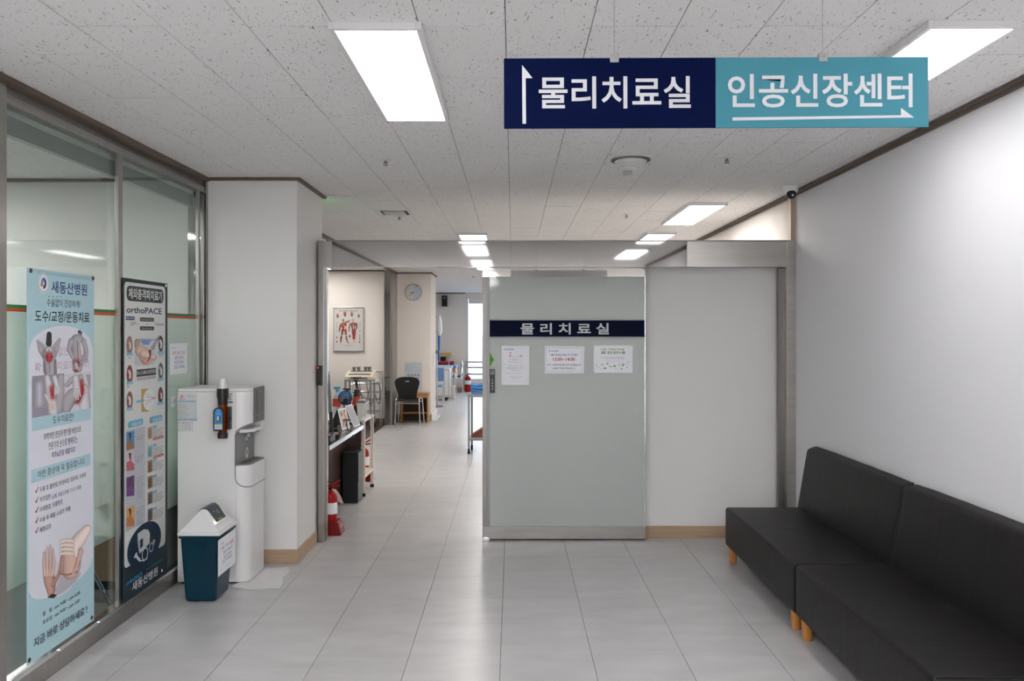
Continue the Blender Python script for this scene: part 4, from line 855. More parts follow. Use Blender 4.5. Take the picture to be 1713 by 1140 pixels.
# ================================================================== WATER DISPENSER
W0, W1, Y0, Y1 = -2.122, -1.672, 5.33, 5.70
t = thing('water_dispenser', 'tall white water dispenser with dark control panel, against the white pillar', 'water dispenser', (0, 0, 0))
def rounded_front(x0, x1, y0, y1, r, n=8):   # plan outline, near and far front corners rounded
    pts = [(x0, y0), (x0, y1)]
    pts += [(x1-r+r*math.sin(a), y1-r*.6+r*.6*math.cos(a)) for a in [PI/2*k/n for k in range(n+1)]]
    pts += [(x1-r+r*math.cos(a), y0+r-r*math.sin(a)) for a in [PI/2*k/n for k in range(n+1)]]
    return pts
mb(WHITEP).box(W0, -1.752, Y0, Y1, .012, 1.218, .006).build('cabinet', t)
mb(WHITEP).prism(rounded_front(-1.752, W1, Y0, Y1, .075), 'z', .012, .665).build('lower_front', t)
mb(WHITEP).prism(rounded_front(W0+.004, W1-.002, Y0+.003, Y1, .085), 'z', 1.2185, 1.238, .003).build('top_cover', t)
# head: underside rises from the back of the niche towards the front
hd = mb(WHITEP); out = rounded_front(-1.752, W1, Y0, Y1, .075)
def under(x): k = (x+1.752)/.08; return .955+.055*max(0, min(1, k))**.5
lo = [hd.bm.verts.new((x, y, under(x))) for x, y in out]; hi = [hd.bm.verts.new((x, y, 1.2175)) for x, y in out]
hd.bm.faces.new(hi); n_ = len(out)
for i in range(n_): j = (i+1) % n_; hd.bm.faces.new((lo[i], lo[j], hi[j], hi[i]))
cl = [hd.bm.verts.new((x, (y-5.515)*.97+5.515, under(x)+.002)) for x, y in out]
hd.bm.faces.new(lo[::-1]); bmesh.ops.recalc_face_normals(hd.bm, faces=hd.bm.faces)
bmesh.ops.delete(hd.bm, geom=cl, context='VERTS'); hd.build('head', t)
mb(GREYP).box(-1.7525, -1.7495, Y0, Y1, .74, .965).build('niche_back', t, smooth=False)
tr = [(-1.752, Y0)]+[(x, y) for x, y in rounded_front(-1.752, W1+.004, Y0-.002, Y1+.001, .078)[1:]]
# cup shaped tray housing between z .60 and .752 with grey seam
b = mb(WHITEP); ot = rounded_front(-1.752, W1+.006, Y0-.004, Y1+.002, .08)
def low(x, y): k = (x+1.752)/.086; k = max(0, min(1, k)); return .668-.058*math.sqrt(1-(1-k)**2)
lo = [b.bm.verts.new((x, y, low(x, y))) for x, y in ot]; hi = [b.bm.verts.new((x, y, .748)) for x, y in ot]
b.bm.faces.new(hi); b.bm.faces.new(lo[::-1])
for i in range(len(ot)): j = (i+1) % len(ot); b.bm.faces.new((lo[i], lo[j], hi[j], hi[i]))
bmesh.ops.recalc_face_normals(b.bm, faces=b.bm.faces); b.build('tray_housing', t)
pa = [(-1.754, Y0-.003, .955), (-1.754, Y0-.003, .85), (-1.754, Y0-.003, .72)]+[(x, y, low(x, y)) for x, y in ot[::-1][:-2]]
pa = [(-1.754, Y0-.003, .95), (-1.754, Y0-.003, .74), (-1.754, Y0-.003, .668)]+[(x, y, low(x, y)) for x, y in ot[::-1][:13]]
mb(GREYP).tube(pa, .0032, n=6).build('seam_trim', t)
pb = [(-1.754, Y0-.003, .94)]+[(x, y, under(x)) for x, y in out[::-1][:11]]
mb(GREYP).tube(pb, .003, n=6).build('upper_trim', t)
mb(mat('drip tray grey', (128, 130, 132), .35, .3)).prism([(x*.99-.0172, (y-5.515)*.95+5.515) for x, y in ot], 'z', .7485, .754).build('drip_tray', t)
for k in range(12): mb(DARKSTEEL).box(-1.742, -1.69, Y0+.05+.024*k, Y0+.056+.024*k, .754, .7565).build('tray_slat', t, smooth=False)
mb(mat('control panel', (62, 62, 65), .25)).box(W1-.0005, W1+.0035, 5.435, 5.662, 1.012, 1.236, .001).build('control_panel', t)
mb(BLACK).tube([(W1+.004, 5.49, 1.215), (W1+.004, 5.500, 1.15), (W1+.004, 5.494, 1.05), (W1+.004, 5.495, 1.018)], .0012, n=6, smooth=4).build('panel_line', t)
p = printX(W1+.0036, 350, 640, 9.5); p.text(LGREY, 'SK magic', 775, 830, 138, 160, .01); 
for x, y in ((748, 518), (798, 512), (843, 488)): p.ell(LGREY, x, y, .006, .006, n=10)
p.finish(t)
mb(WHITEP).prism([(-1.748, 5.385), (-1.700, 5.40), (-1.668, 5.45), (-1.668, 5.62), (-1.700, 5.66), (-1.748, 5.665)], 'z', .950, .972, .003).build('nozzle_shelf', t)
for (x, y) in ((-1.715, 5.47), (-1.690, 5.56)):
    n_ = mb(LGREY).cyl((x, y, .950), (x, y, .915), .012, .009, n=16).build('nozzle', t)
    mb(BLACK).box(x-.012, x+.014, y-.016, y+.016, .940, .950, .002).build('nozzle_clip', t)
for (y, z) in ((5.47, .968), (5.60, .985)): mb(WHITEM).box(-1.670, -1.6655, y-.016, y+.016, z-.012, z+.012, .001).build('button', t)
p = printX(-1.7493, 260, 640, 3); p.rect(OFFW, 452, 464, 272, 292); p.text(TXT, '냉', 455, 461, 276, 288); p.ell(ink((226, 226, 214)), 459, 354, .030, .036); p.ell(ink((90, 110, 90)), 459, 350, .012, .020); p.ell(ink((190, 170, 60)), 459, 356, .026, .032, inner=.88)
p.finish(t)
# side details
def Px(px, Y=5.33): return (px-CX)*Y/F
def Pz(py, Y=5.33): return EYE-(py-CY)*Y/F
b = mb(WHITEP); xa, xb, za, zb = Px(331), Px(357.5), Pz(845), Pz(833)
b.box(xa, xb, Y0-.004, Y0, zb-.006, zb, .0015); b.box(xa, xb, Y0-.004, Y0, za, za+.006, .0015); b.box(xa, xa+.006, Y0-.004, Y0, za+.006, zb-.006, .0015); b.box(xb-.006, xb, Y0-.004, Y0, za+.006, zb-.006, .0015); b.build('handle_rim', t)
mb(WHITEM).box(xa+.006, xb-.006, Y0-.0008, Y0+.001, za+.006, zb-.006).build('handle_recess', t, smooth=False)
p = printY(Y0-.0006, 260, 640, 3)
p.rect(ink((206, 208, 212)), 112, 209, 54, 196, part='service_record_sticker'); p.rect(ink((130, 176, 194)), 114, 202, 92, 98); p.rect(ink((130, 170, 188)), 112, 209, 183, 192); p.text(ink((206, 90, 60)), 'SK', 121, 134, 78, 88, .02); p.text(TXG, 'magic', 135, 150, 79, 87); p.ell(ink((214, 110, 66)), 133, 71, .008, .006)
frame_(p, TXG, 116, 200, 100, 180, .7)
for k in range(7): p.rect(TXG, 116, 200, 108+k*10, 108.5+k*10); p.text(TXG, '점검일 필터 교환', 120, 150+8*(k % 3), 110.5+k*10, 115.5+k*10)
p.text(TXG, '점검 확인', 160, 196, 68, 74); p.text(OFFW, '상담 1600-1661', 120, 200, 185, 190)
p.rect(ink((212, 212, 214)), 112, 191, 198, 248, part='small_record_sticker'); p.rect(ink((216, 190, 198)), 112, 191, 198, 208); p.text(TXG, '점검 확인', 138, 168, 200, 206)
for k in range(3): p.rect(TXG, 114, 190, 218+k*10, 218.5+k*10); p.text(TXG, '정상 확인', 146, 176, 211+k*10, 216+k*10)
p.rect(TXG, 136, 136.6, 208, 246)
p.rect(ink((206, 206, 204)), 365, 388, 52, 108, part='code_sticker'); p.text(TXT, 'OC', 366, 380, 66, 88, .02); p.rect(TXG, 365, 388, 96, 104); p.rect(TXG, 368, 386, 57, 60)
p.text(ink((150, 150, 150)), '·', 303, 306, 578, 583)
p.finish(t)
for x, y in ((-2.09, 5.36), (-2.09, 5.66), (-1.72, 5.42), (-1.72, 5.62)): mb(RUBBER).cyl((x, y, 0), (x, y, .013), .018, n=12).build('foot', t)

CY_ = Y0-.038
t = thing('cup_holder', 'amber paper cup tube with black collar on the side of the water dispenser', 'cup dispenser', (Px(372.5, CY_), CY_, 0))
z = lambda py: Pz(py, CY_)
mb(AMBER).lathe([(.026, z(733)), (.029, z(690)), (.030, z(672)), (.028, z(672)), (.024, z(731))], n=24).build('tube', t)
mb(WHITEM).lathe([(.020, z(728)), (.024, z(676)), (.001, z(676))], n=20).build('paper_cups', t)
prof = [(.030, z(677)), (.031, z(668)), (.034, z(666)), (.034, z(654)), (.032, z(651)), (.024, z(650)), (.024, z(676))]
b = mb(BLACK).lathe(prof, n=24)
for k in range(12): a = 2*PI*k/12; b.box(.032*math.cos(a)-.003, .032*math.cos(a)+.003, .032*math.sin(a)-.003, .032*math.sin(a)+.003, z(664), z(650.5), .001)
b.build('collar', t)
mb(WHITEM).lathe([(.027, z(652)), (.018, z(636)), (.016, z(634)), (.001, z(634))], n=24).build('top_cup', t)
mb(BLACK).lathe([(.001, z(733.5)), (.031, z(733.5)), (.031, z(725)), (.027, z(724)), (.001, z(724))], n=24).build('bottom_cap', t)
mb(BLACK).box(.030, .049, -.012, .030, z(719), z(681), .003).build('bracket', t)
mb(BLACK).cyl((.046, -.010, z(699.5)), (.058, -.010, z(699.5)), .011, n=14).build('knob', t)
cx0 = Px(372.5, CY_); pl = []
xa, xb, za, zb = -.044, .022, z(720.5), z(681)
for k in range(9): a = PI*k/8; pl.append(((xa+xb)/2+(xb-xa)/2*math.cos(a), zb-.03+.03*math.sin(a)))
pl += [(xa, za+.006), (xa+.006, za), (xb-.006, za), (xb, za+.006)]
mb(BLACK).prism(pl, 'y', -.046, -.036, .002).build('label_plate', t)
p = Print(lambda u, v, w_: (u, -.0465-w_, v), lambda x, y: (xa+(xb-xa)*x, za+(zb-za)*y)); 
p.poly(ink((52, 140, 200)), [(.12, .07), (.88, .07), (.88, .75), (.78, .90), (.5, .95), (.22, .90), (.12, .75)]); p.poly(ink((206, 214, 220)), [(.14, .07), (.86, .07), (.86, .26), (.14, .26)]); p.poly(ink((206, 196, 60)), [(.14, .26), (.86, .26), (.86, .30), (.14, .30)])
p.poly(ink((222, 216, 206)), [(.36, .40), (.50, .40), (.55, .60), (.46, .66), (.38, .56)]); p.poly(ink((110, 80, 52)), [(.52, .40), (.72, .40), (.70, .62), (.56, .67), (.50, .64), (.58, .56)]); p.poly(ink((70, 60, 50)), [(.34, .38), (.50, .38), (.48, .46), (.40, .48)])
p.text(ink((222, 110, 140)), '종이컵', .34, .64, .86, .80, .01); p.text(OFFW, '사용하세요', .25, .72, .76, .70); p.text(NB, '종이컵 사용', .2, .8, .22, .17); p.text(NB, '하나 사용', .2, .72, .15, .10)
p.finish(t)

# ================================================================== WASTE BIN
t = thing('waste_bin', 'petrol blue waste bin with white swing lid in front of the water dispenser', 'bin', (0, 0, 0))
bx0, bx1, by0, by1 = -1.936, -1.752, 4.972, 5.20
tx0, tx1, ty0, ty1 = -1.955, -1.728, 4.945, 5.235
b = mb(BIN); b.hexa([(bx0, by0, .004), (bx1, by0, .004), (bx1, by1, .004), (bx0, by1, .004)], [(tx0, ty0, .388), (tx1, ty0, .388), (tx1, ty1, .388), (tx0, ty1, .388)], .018, 4); b.build('body', t)
mb(BIN).hexa([(tx0-.006, ty0-.006, .382), (tx1+.006, ty0-.006, .382), (tx1+.006, ty1+.006, .382), (tx0-.006, ty1+.006, .382)], [(tx0-.006, ty0-.006, .398), (tx1+.006, ty0-.006, .398), (tx1+.006, ty1+.006, .398), (tx0-.006, ty1+.006, .398)], .005, 2).build('rim', t)
b = mb(BIN); b.box(-1.885, -1.805, ty0-.010, ty0+.012, .366, .384, .003); b.box(-1.885, -1.879, ty0-.006, ty0+.012, .318, .372, .001); b.box(-1.811, -1.805, ty0-.006, ty0+.012, .318, .372, .001); b.build('handle', t)
lx0, lx1, ly0, ly1 = tx0-.012, tx1+.012, ty0-.012, ty1+.012
b = mb(WHITEP); b.box(lx0, lx1, ly0, ly1, .398, .420, .007, 3)
b.build('lid_rim', t)
xm = (lx0+lx1)/2+.006; b = mb(WHITEP)
prof = [(lx0+.006, .414), (lx1-.006, .414), (lx1-.012, .432), (lx1-.038, .455), (xm+.030, .528), (xm+.012, .543), (xm-.012, .543), (xm-.03, .528), (lx0+.038, .455), (lx0+.012, .432)]
# gable lid: the near and far ends lean inwards
A = []; 
for yy, s_ in ((ly0+.006, 1), (ly1-.006, -1)): A.append([b.bm.verts.new((x, yy+s_*(z_-.414)*.42, z_)) for x, z_ in prof])
n_ = len(prof); b.bm.faces.new(A[0]); b.bm.faces.new(A[1][::-1])
for i in range(n_): j = (i+1) % n_; b.bm.faces.new((A[0][i], A[1][i], A[1][j], A[0][j]))
bmesh.ops.recalc_face_normals(b.bm, faces=b.bm.faces); b._fin([v for v in b.bm.verts], .006, 3); b.build('lid', t)
# swing flap following both slopes
b = mb(BINFLAP); pr = [(lx1-.040, .4555), (xm+.031, .530), (xm+.012, .546), (xm-.012, .546), (xm-.031, .530), (lx0+.040, .4555)]
ya_, yb_ = ly0+.075, ly1-.075; A = [[b.bm.verts.new((x, yy, z_+.0018)) for x, z_ in pr] for yy in (ya_, yb_)]; B = [[b.bm.verts.new((x, yy, z_-.004)) for x, z_ in pr] for yy in (ya_, yb_)]
for i in range(5): b.bm.faces.new((A[0][i], A[1][i], A[1][i+1], A[0][i+1])); b.bm.faces.new((B[0][i], B[0][i+1], B[1][i+1], B[1][i]))
for k in (0, 1):
    for i in range(5): b.bm.faces.new((A[k][i], A[k][i+1], B[k][i+1], B[k][i]))
for i in (0, 5): b.bm.faces.new((A[0][i], B[0][i], B[1][i], A[1][i]))
bmesh.ops.recalc_face_normals(b.bm, faces=b.bm.faces); b._fin([v for v in b.bm.verts], .002, 2); fl = b.build('swing_flap', t, smooth=True)
sl = math.atan2(.5298-.4555, (xm+.031)-(lx1-.040))
P0 = Vector((lx1-.040, 0, .4573)); P1 = Vector((xm+.031, 0, .5318)); dn = (P1-P0).normalized(); nn = Vector((-dn.z, 0, dn.x)); nn = nn if nn.z > 0 else -nn
p = Print(lambda u, v, w_: tuple(P0+dn*v+nn*(w_+.0006)+Vector((0, ya_+u, 0))), lambda x, y: (x, y))
L_ = (P1-P0).length; Wd = yb_-ya_
p.text(ink((206, 176, 70)), 'Sellen', .04, Wd-.05, .026, .012, .01, part='lettering'); p.ell(ink((190, 170, 110)), Wd*.62, .062, .012, .014, inner=.6); p.ell(ink((190, 190, 180)), Wd*.3, .072, .008, .004); p.finish(t)
def fb(p):
    p.text(ink((60, 120, 176)), '새동산병원', 369, 375, 910.2, 913.2)
    p.text(NR, '음료, 커피, 얼음물', 370.5, 390.5, 915.5, 922, .004); p.text(TXT, '등은 버리지', 374, 389, 922.5, 928); p.text(NB, '물은 화장실에', 374.5, 387, 930, 935.5); p.text(NB, '건강 지켜주세요', 372, 388, 939, 944.5); p.text(FAINT, '감사합니다', 378, 386, 946, 949)
tn = notice('paper_notice', 'white paper notice taped to the right side of the petrol blue bin', None, -1.706, 365, 394, 905, 966, fb)

# wiping towel
b = mb(TOWEL); nx_, ny_ = 26, 18
def tow(i, j):
    u, v = i/nx_, j/ny_
    a = Vector((onX(384, 987, -1)[0]*0-1.745, 5.24, 0)); P00 = Vector((-1.745, 5.225)); P10 = Vector((-1.455, 5.235)); P01 = Vector((-1.70, 5.68)); P11 = Vector((-1.505, 5.70))
    q = P00*(1-u)*(1-v)+P10*u*(1-v)+P01*(1-u)*v+P11*u*v
    z_ = .004+.010*math.sin(u*9+v*5)**2*(1-abs(2*v-1))*.6+.012*max(0, 1-u*3.2)*max(0, 1-v*2)*(1+.6*math.sin(u*60+v*20))
    return (q.x+.008*math.sin(v*11), q.y+.012*math.sin(u*8+1), z_)
g = [[b.bm.verts.new(tow(i, j)) for j in range(ny_+1)] for i in range(nx_+1)]
for i in range(nx_):
    for j in range(ny_): b.bm.faces.new((g[i][j], g[i+1][j], g[i+1][j+1], g[i][j+1]))
r = bmesh.ops.extrude_face_region(b.bm, geom=list(b.bm.faces)); vs = [e for e in r['geom'] if isinstance(e, bmesh.types.BMVert)]
for v in vs: v.co.z = max(.0005, v.co.z-.006)
bmesh.ops.recalc_face_normals(b.bm, faces=b.bm.faces); tag(b.build('floor_towel'), 'white towel spread on the floor at the foot of the water dispenser', 'towel')

# ================================================================== LEATHER SOFA
def sofa(y0, y1, label, seed):
    t = thing('sofa', label, 'sofa', (1.80, (y0+y1)/2, 0), 'black bench sofas along the right wall'); h = (y1-y0)/2-.002; rnd = random.Random(seed)
    def skin(name, pts, bev, seg, wr):
        b = mb(LEATHER); b.prism(pts, 'y', -h, h)
        for k in range(1, 24): bmesh.ops.bisect_plane(b.bm, geom=b.bm.verts[:]+b.bm.edges[:]+b.bm.faces[:], plane_co=(0, -h+2*h*k/24, 0), plane_no=(0, 1, 0))
        for zz in (.16, .23, .30, .46, .56, .66, .74): bmesh.ops.bisect_plane(b.bm, geom=b.bm.verts[:]+b.bm.edges[:]+b.bm.faces[:], plane_co=(0, 0, zz), plane_no=(0, 0, 1))
        for xx in (-.2, -.1, 0, .1): bmesh.ops.bisect_plane(b.bm, geom=b.bm.verts[:]+b.bm.edges[:]+b.bm.faces[:], plane_co=(xx, 0, 0), plane_no=(1, 0, 0))
        es = [e for e in b.bm.edges if len(e.link_faces) == 2 and e.calc_face_angle() > .35]
        bmesh.ops.bevel(b.bm, geom=es, offset=bev, segments=seg, profile=.5, affect='EDGES')
        for v in b.bm.verts:
            k = 1-abs(v.co.y/h)**6; v.co.z += (.006*k if v.co.z > .3 else 0) + wr*k*(math.sin(v.co.y*23+v.co.x*15+seed)*.0006+math.sin(v.co.y*41+v.co.z*30)*.0002)
            if v.co.x < -.2: v.co.x += -.006*k*math.sin(PI*min(1, max(0, (v.co.z-.1)/.26)))
        return b.build(name, t, ang=60)
    skin('seat', [(-.31, .098), (.21, .098), (.21, .366), (-.31, .366)], .020, 4, 1)
    skin('backrest', [(.215, .11), (.335, .11), (.335, .800), (.262, .775), (.195, .37), (.195, .30)], .022, 4, 1)
    b = mb(LEATHER); b.tube([(-.308, -h+.010, .12), (-.309, -h+.010, .342), (-.301, -h+.010, .360), (-.288, -h+.010, .3655), (.17, -h+.010, .3665)], .0022, n=6); b.build('piping', t)
    b = mb(LEATHER); b.tube([(.206, -h+.010, .40), (.262, -h+.010, .760), (.282, -h+.010, .781), (.325, -h+.010, .797)], .0022, n=6); b.build('piping', t)
    for sx_ in (-.275, .27):
        for sy in (-h+.075, h-.085): mb(WOODLEG).lathe([(.001, 0), (.022, 0), (.024, .002), (.031, .100), (.001, .100)], n=20).build('leg', t, loc=(sx_, sy, 0))
    return t
sofa(4.455, 5.925, 'far black leatherette bench sofa, ending beside the steel door jamb', 1)
sofa(2.985, 4.450, 'near black leatherette bench sofa in the right foreground with creased front', 4)

# ================================================================== RECEPTION COUNTER AND WHAT STANDS ON IT
t = thing('reception_counter', 'dark walnut reception counter with black top and chrome edge just inside the doorway', 'counter', (0, 0, 0))
mb(mat('black counter top', (30, 30, 31), .18, coat=.2)).box(-2.10, -1.452, 6.62, 8.12, .672, .700, .002).build('countertop', t)
mb(CHROME).box(-1.452, -1.438, 6.62, 8.12, .664, .702, .003).build('edge_trim', t)
mb(WALNUT).box(-1.63, -1.61, 6.62, 8.12, .0, .672, .001).build('front_panel', t)
mb(WALNUT).box(-2.10, -1.46, 8.09, 8.12, .0, .672, .001).build('end_panel', t)
t = thing('computer_tower', 'slim black computer tower on the floor in front of the walnut counter', 'computer', (-1.512, 8.0, 0))
mb(BLACKM).box(-.072, .066, -.16, .08, .004, .475, .004).build('case', t)
mb(BLACK).box(.066, .074, -.155, .075, .20, .47, .002).build('front_panel', t); mb(mat('dark grey plastic', (58, 58, 60), .4)).box(.066, .072, -.155, .075, .01, .195, .002).build('lower_panel', t)
t = thing('side_table', 'narrow white and cream frame table behind the end of the black counter', 'table', (0, 0, 0))
CW = mat('cream white laminate', (224, 216, 204), .45)
mb(WHITEM).box(-2.0, -1.435, 8.16, 8.70, .722, .746, .002).build('tabletop', t)
mb(CW).box(-2.0, -1.435, 8.16, 8.70, .175, .199, .002).build('shelf', t)
for x in (-1.98, -1.450):
    for y in (8.18, 8.68):
        l = mb(CW).box(x-.015, x+.015, y-.015, y+.015, .03, .722, .002).build('leg', t); mb(RUBBER).box(x-.017, x+.017, y-.017, y+.017, 0, .032, .002).build('foot_cap', l)
def extinguisher(x, y, lab, h=.42, r=.055, base=True, tagp=True):
    t = thing('fire_extinguisher', lab, 'fire extinguisher', (x, y, 0), 'fire extinguishers'); z_ = .02 if base else .0
    mb(RED).lathe([(.001, z_), (r*.9, z_), (r, z_+.012), (r, h*.70), (r*.85, h*.78), (r*.45, h*.83), (r*.3, h*.86), (.001, h*.86)], n=24).build('cylinder', t)
    mb(PAPER).lathe([(r+.0006, h*.40), (r+.0012, h*.40), (r+.0012, h*.62), (r+.0006, h*.62)], n=24).build('label_band', t)
    mb(BLACK).lathe([(.001, h*.86), (.014, h*.86), (.014, h*.92), (.001, h*.92)], n=12).build('valve', t)
    mb(RED).tube([(-.01, 0, h*.92), (.03, 0, h*.93), (.075, 0, h*.95)], .008, n=8).build('carry_handle', t)
    mb(RED).tube([(-.01, 0, h*.95), (.03, 0, h*.99), (.075, 0, h*1.05)], .007, n=8).build('squeeze_lever', t)
    mb(RUBBER).tube([(-.01, -.01, h*.9), (-r*.9, -.03, h*.85), (-r*1.25, -.02, h*.55), (-r*1.2, 0, h*.25)], .008, n=8, smooth=5).build('hose', t)
    if base:
        bs = mb(REDP); bs.hexa([(-r-.03, -r-.03, 0), (r+.05, -r-.03, 0), (r+.05, r+.03, 0), (-r-.03, r+.03, 0)], [(-r-.005, -r-.02, .105), (r+.02, -r-.02, .105), (r+.02, r+.02, .105), (-r-.005, r+.02, .105)], .008, 3); bs = bs.build('stand', t)
        p = Print(lambda u, v, w_: (r+.0505-.286*v+w_, u, v), lambda a, c: (a, c)); p.text(ink((222, 190, 186)), '소화기', -.05, .05, .085, .04, .01); p.text(ink((222, 190, 186)), '화재시 사용', -.05, .05, .032, .02, 0); p.finish(t)
    if tagp: mb(mat('pink card', (206, 176, 170), .6)).prism([(.012, h*.88), (.045, h*.87), (.082, h*.74), (.105, h*.58), (.085, h*.60), (.06, h*.62)], 'y', .004, .0055).build('inspection_card', t)
    return t
extinguisher(-1.448, 6.68, 'red fire extinguisher in a red stand on the floor at the left door jamb', h=.40)
extinguisher(-1.60, 9.05, 'red fire extinguisher behind the narrow white table', h=.42, tagp=False)
extinguisher(-1.20, 22.5, 'red fire extinguisher below the far window', h=.50, r=.085, base=False, tagp=False)

ct = .7025
t = thing('monitor', 'grey computer monitor seen from the side on the black counter', 'monitor', (-1.515, 7.0, ct), rz=.21); t.rotation_euler.y = -.07; t.location.z += .006
mb(GREYP).box(-.012, .030, -.02, .50, .22, .54, .010, 3).build('housing', t); mb(BLACK).box(-.016, -.012, -.01, .49, .235, .53, .001).build('screen', t)
mb(BLACK).box(0, .03, .20, .28, .012, .26, .006).build('stand', t); mb(BLACK).box(-.09, .07, .14, .34, .0, .014, .005).build('base', t)
t = thing('telephone', 'black desk telephone with coiled cord at the near end of the black counter', 'telephone', (-1.535, 6.86, ct))
mb(BLACK).hexa([(-.09, -.10, 0), (.07, -.10, 0), (.07, .10, 0), (-.09, .10, 0)], [(-.09, -.10, .035), (.07, -.10, .035), (.07, .10, .07), (-.09, .10, .07)], .008, 3).build('base', t)
mb(BLACK).tube([(-.06, -.10, .075), (-.06, -.07, .10), (-.06, 0, .105), (-.06, .07, .12), (-.06, .10, .10)], [.018, .02, .013, .013, .02, .018], n=10, smooth=3).build('handset', t)
cpts = [(-.02+.012*math.cos(k*.9)+.05*math.sin(k/26), -.11-.0022*k+.012*math.sin(k*.9), .04+.10*math.sin(PI*k/75)) for k in range(76)]
mb(BLACK).tube(cpts, .003, n=5).build('coiled_cord', t)
mb(GREYP).box(.0, .055, -.05, .05, .05, .058, .002, rot=None).build('keypad', t)
t = thing('webcam', 'small clip webcam with a black cable near the chrome edge of the counter', 'camera', (-1.475, 7.52, ct))
mb(GREYP).box(-.04, .03, -.012, .012, .10, .118, .004).build('head', t); mb(BLACK).tube([(-.01, 0, .10), (-.005, .01, .04), (.01, 0, .0)], .005, n=6, smooth=4).build('stem', t)
mb(BLACK).tube([(-.02, 0, .01), (.015, .03, .015), (.03, .05, -.02), (.045, .07, -.045), (.046, .03, -.05)], .003, n=6, smooth=5).build('cable', t)
def tent(name, lab, P0, P1, h, lean, depth, fn):
    t = thing(name, lab, 'calendar', (P0[0], P0[1], ct+.001), 'desk calendars on the counter')
    d = Vector((P1[0]-P0[0], P1[1]-P0[1], 0)); L_ = d.length; d.normalize(); nb = Vector((-d.y, d.x, 0))   # points away from the viewer
    if nb.x > 0: nb = -nb
    def P(u, v, w_): return tuple(d*u+nb*lean*v/h+Vector((0, 0, v))+(-nb*h+Vector((0, 0, -0)) )*0+(-nb)*w_)
    b = mb(PAPER); f0, f1, f2, f3 = [Vector(P(u, v, 0)) for u, v in ((0, 0), (L_, 0), (L_, h), (0, h))]; th = nb*.003
    b.hexa([f0, f1, f1+th, f0+th], [f3, f2, f2+th, f3+th]); b.build('page', t, smooth=False)
    b = mb(BLACK); b.hexa([f0+nb*depth, f1+nb*depth, f1+nb*(depth+.003), f0+nb*(depth+.003)], [f3+th, f2+th, f2+th*2, f3+th*2]); b.build('easel_back', t, smooth=False)
    p = Print(lambda u, v, w_: P(u*L_, v*h, w_+.0008), lambda x, y: (x, y)); fn(p); p.finish(t); return t
def cal1(p):
    p.rect(ink((206, 196, 190)), .08, .92, .94, .08)
    for (x, y, rx, ry, c) in ((.3, .75, .08, .12, (120, 96, 84)), (.62, .7, .1, .16, (196, 150, 110)), (.72, .45, .09, .2, (206, 140, 84)), (.42, .4, .12, .1, (110, 90, 100)), (.3, .25, .08, .1, (176, 120, 90)), (.6, .2, .14, .08, (130, 90, 80)), (.76, .85, .08, .07, (96, 96, 150)), (.5, .55, .07, .12, (226, 206, 190))):
        p.poly(ink(c), [(x+rx*math.cos(2*PI*k/12), y+ry*math.sin(2*PI*k/12)) for k in range(12)])
tent('desk_calendar', 'tent desk calendar with a brown picture page on the black counter', (-1.545, 7.64), (-1.515, 7.85), .19, .045, .13, cal1)
def cal2(p):
    p.rect(ink((176, 178, 184)), .06, .94, .96, .05)
    p.text(ink((120, 124, 134)), '5월', .1, .3, .92, .84, .01)
    for k in range(6): p.rect(ink((150, 153, 160)), .1, .9, .78-.12*k, .775-.12*k)
    for k in range(5): p.text(ink((130, 133, 142)), '1 2 3 4 5 6 7', .12, .88, .75-.12*k, .71-.12*k)
tent('desk_calendar', 'plain grey tent desk calendar at the far end of the black counter', (-1.485, 7.88), (-1.462, 8.09), .20, .085, .12, cal2)
tt = .746
t = thing('device_stand', 'white slanted stand carrying a small grey gadget on the white table', 'stand', (-1.49, 8.36, tt))
mb(WHITEM).hexa([(-.045, -.10, .145), (.045, -.10, .145), (.045, .10, .145), (-.045, .10, .145)], [(-.045, -.10, .156), (.045, -.10, .156), (.045, .10, .156), (-.045, .10, .156)], .003).build('platform', t)
for y in (-.10, .088): mb(WHITEM).hexa([(-.03, y, 0), (.015, y, 0), (.015, y+.012, 0), (-.03, y+.012, 0)], [(-.042, y, .145), (.043, y, .145), (.043, y+.012, .145), (-.042, y+.012, .145)], .002).build('side_panel', t)
mb(BLACK).box(-.044, .042, -.098, .098, .1565, .164, .002).build('pad', t); g_ = mb(LGREY).box(-.04, .03, -.07, .05, .164, .180, .005).build('gadget', t); mb(WHITEM).cyl((-.005, 0, .180), (-.005, 0, .186), .022, n=18).build('button', g_)
mb(GREYP).tube([(.03, .10, .02), (.055, .13, .03), (.066, .16, -.02), (.066, .20, -.15), (.064, .22, -.30)], .003, n=6, smooth=5).build('cable', t)
def bottle(name, lab, x, y, z, prof, m, cap, capm, band=None):
    t = thing(name, lab, 'bottle', (x, y, z), 'bottles on the white table'); mb(m).lathe(prof, n=20).build('body', t); cap(t)
    if band: mb(band[0]).lathe([(band[3]+.0004, band[1]), (band[3]+.001, band[1]), (band[3]+.001, band[2]), (band[3]+.0004, band[2])], n=20).build('label_band', t)
bottle('spray_can', 'black topped can with an orange red label on the white table', -1.585, 8.56, tt, [(.001, 0), (.031, 0), (.032, .004), (.032, .21), (.001, .21)], BLACK, lambda t: mb(BLACK).lathe([(.001, .21), (.030, .21), (.030, .262), (.027, .266), (.001, .266)], n=20).build('cap', t), None, (mat('orange red label', (206, 70, 36), .5), .10, .195, .032))
bottle('pump_bottle', 'dark blue pump bottle with black pump behind the round fan', -1.685, 8.58, tt, [(.001, 0), (.038, 0), (.040, .01), (.040, .19), (.03, .22), (.016, .235), (.001, .235)], mat('dark blue plastic', (24, 34, 96), .25, coat=.3), lambda t: mb(BLACK).cyl((0, 0, .235), (0, 0, .262), .012, n=12).box(-.045, .035, -.012, .012, .262, .276, .004).build('pump', t), None)
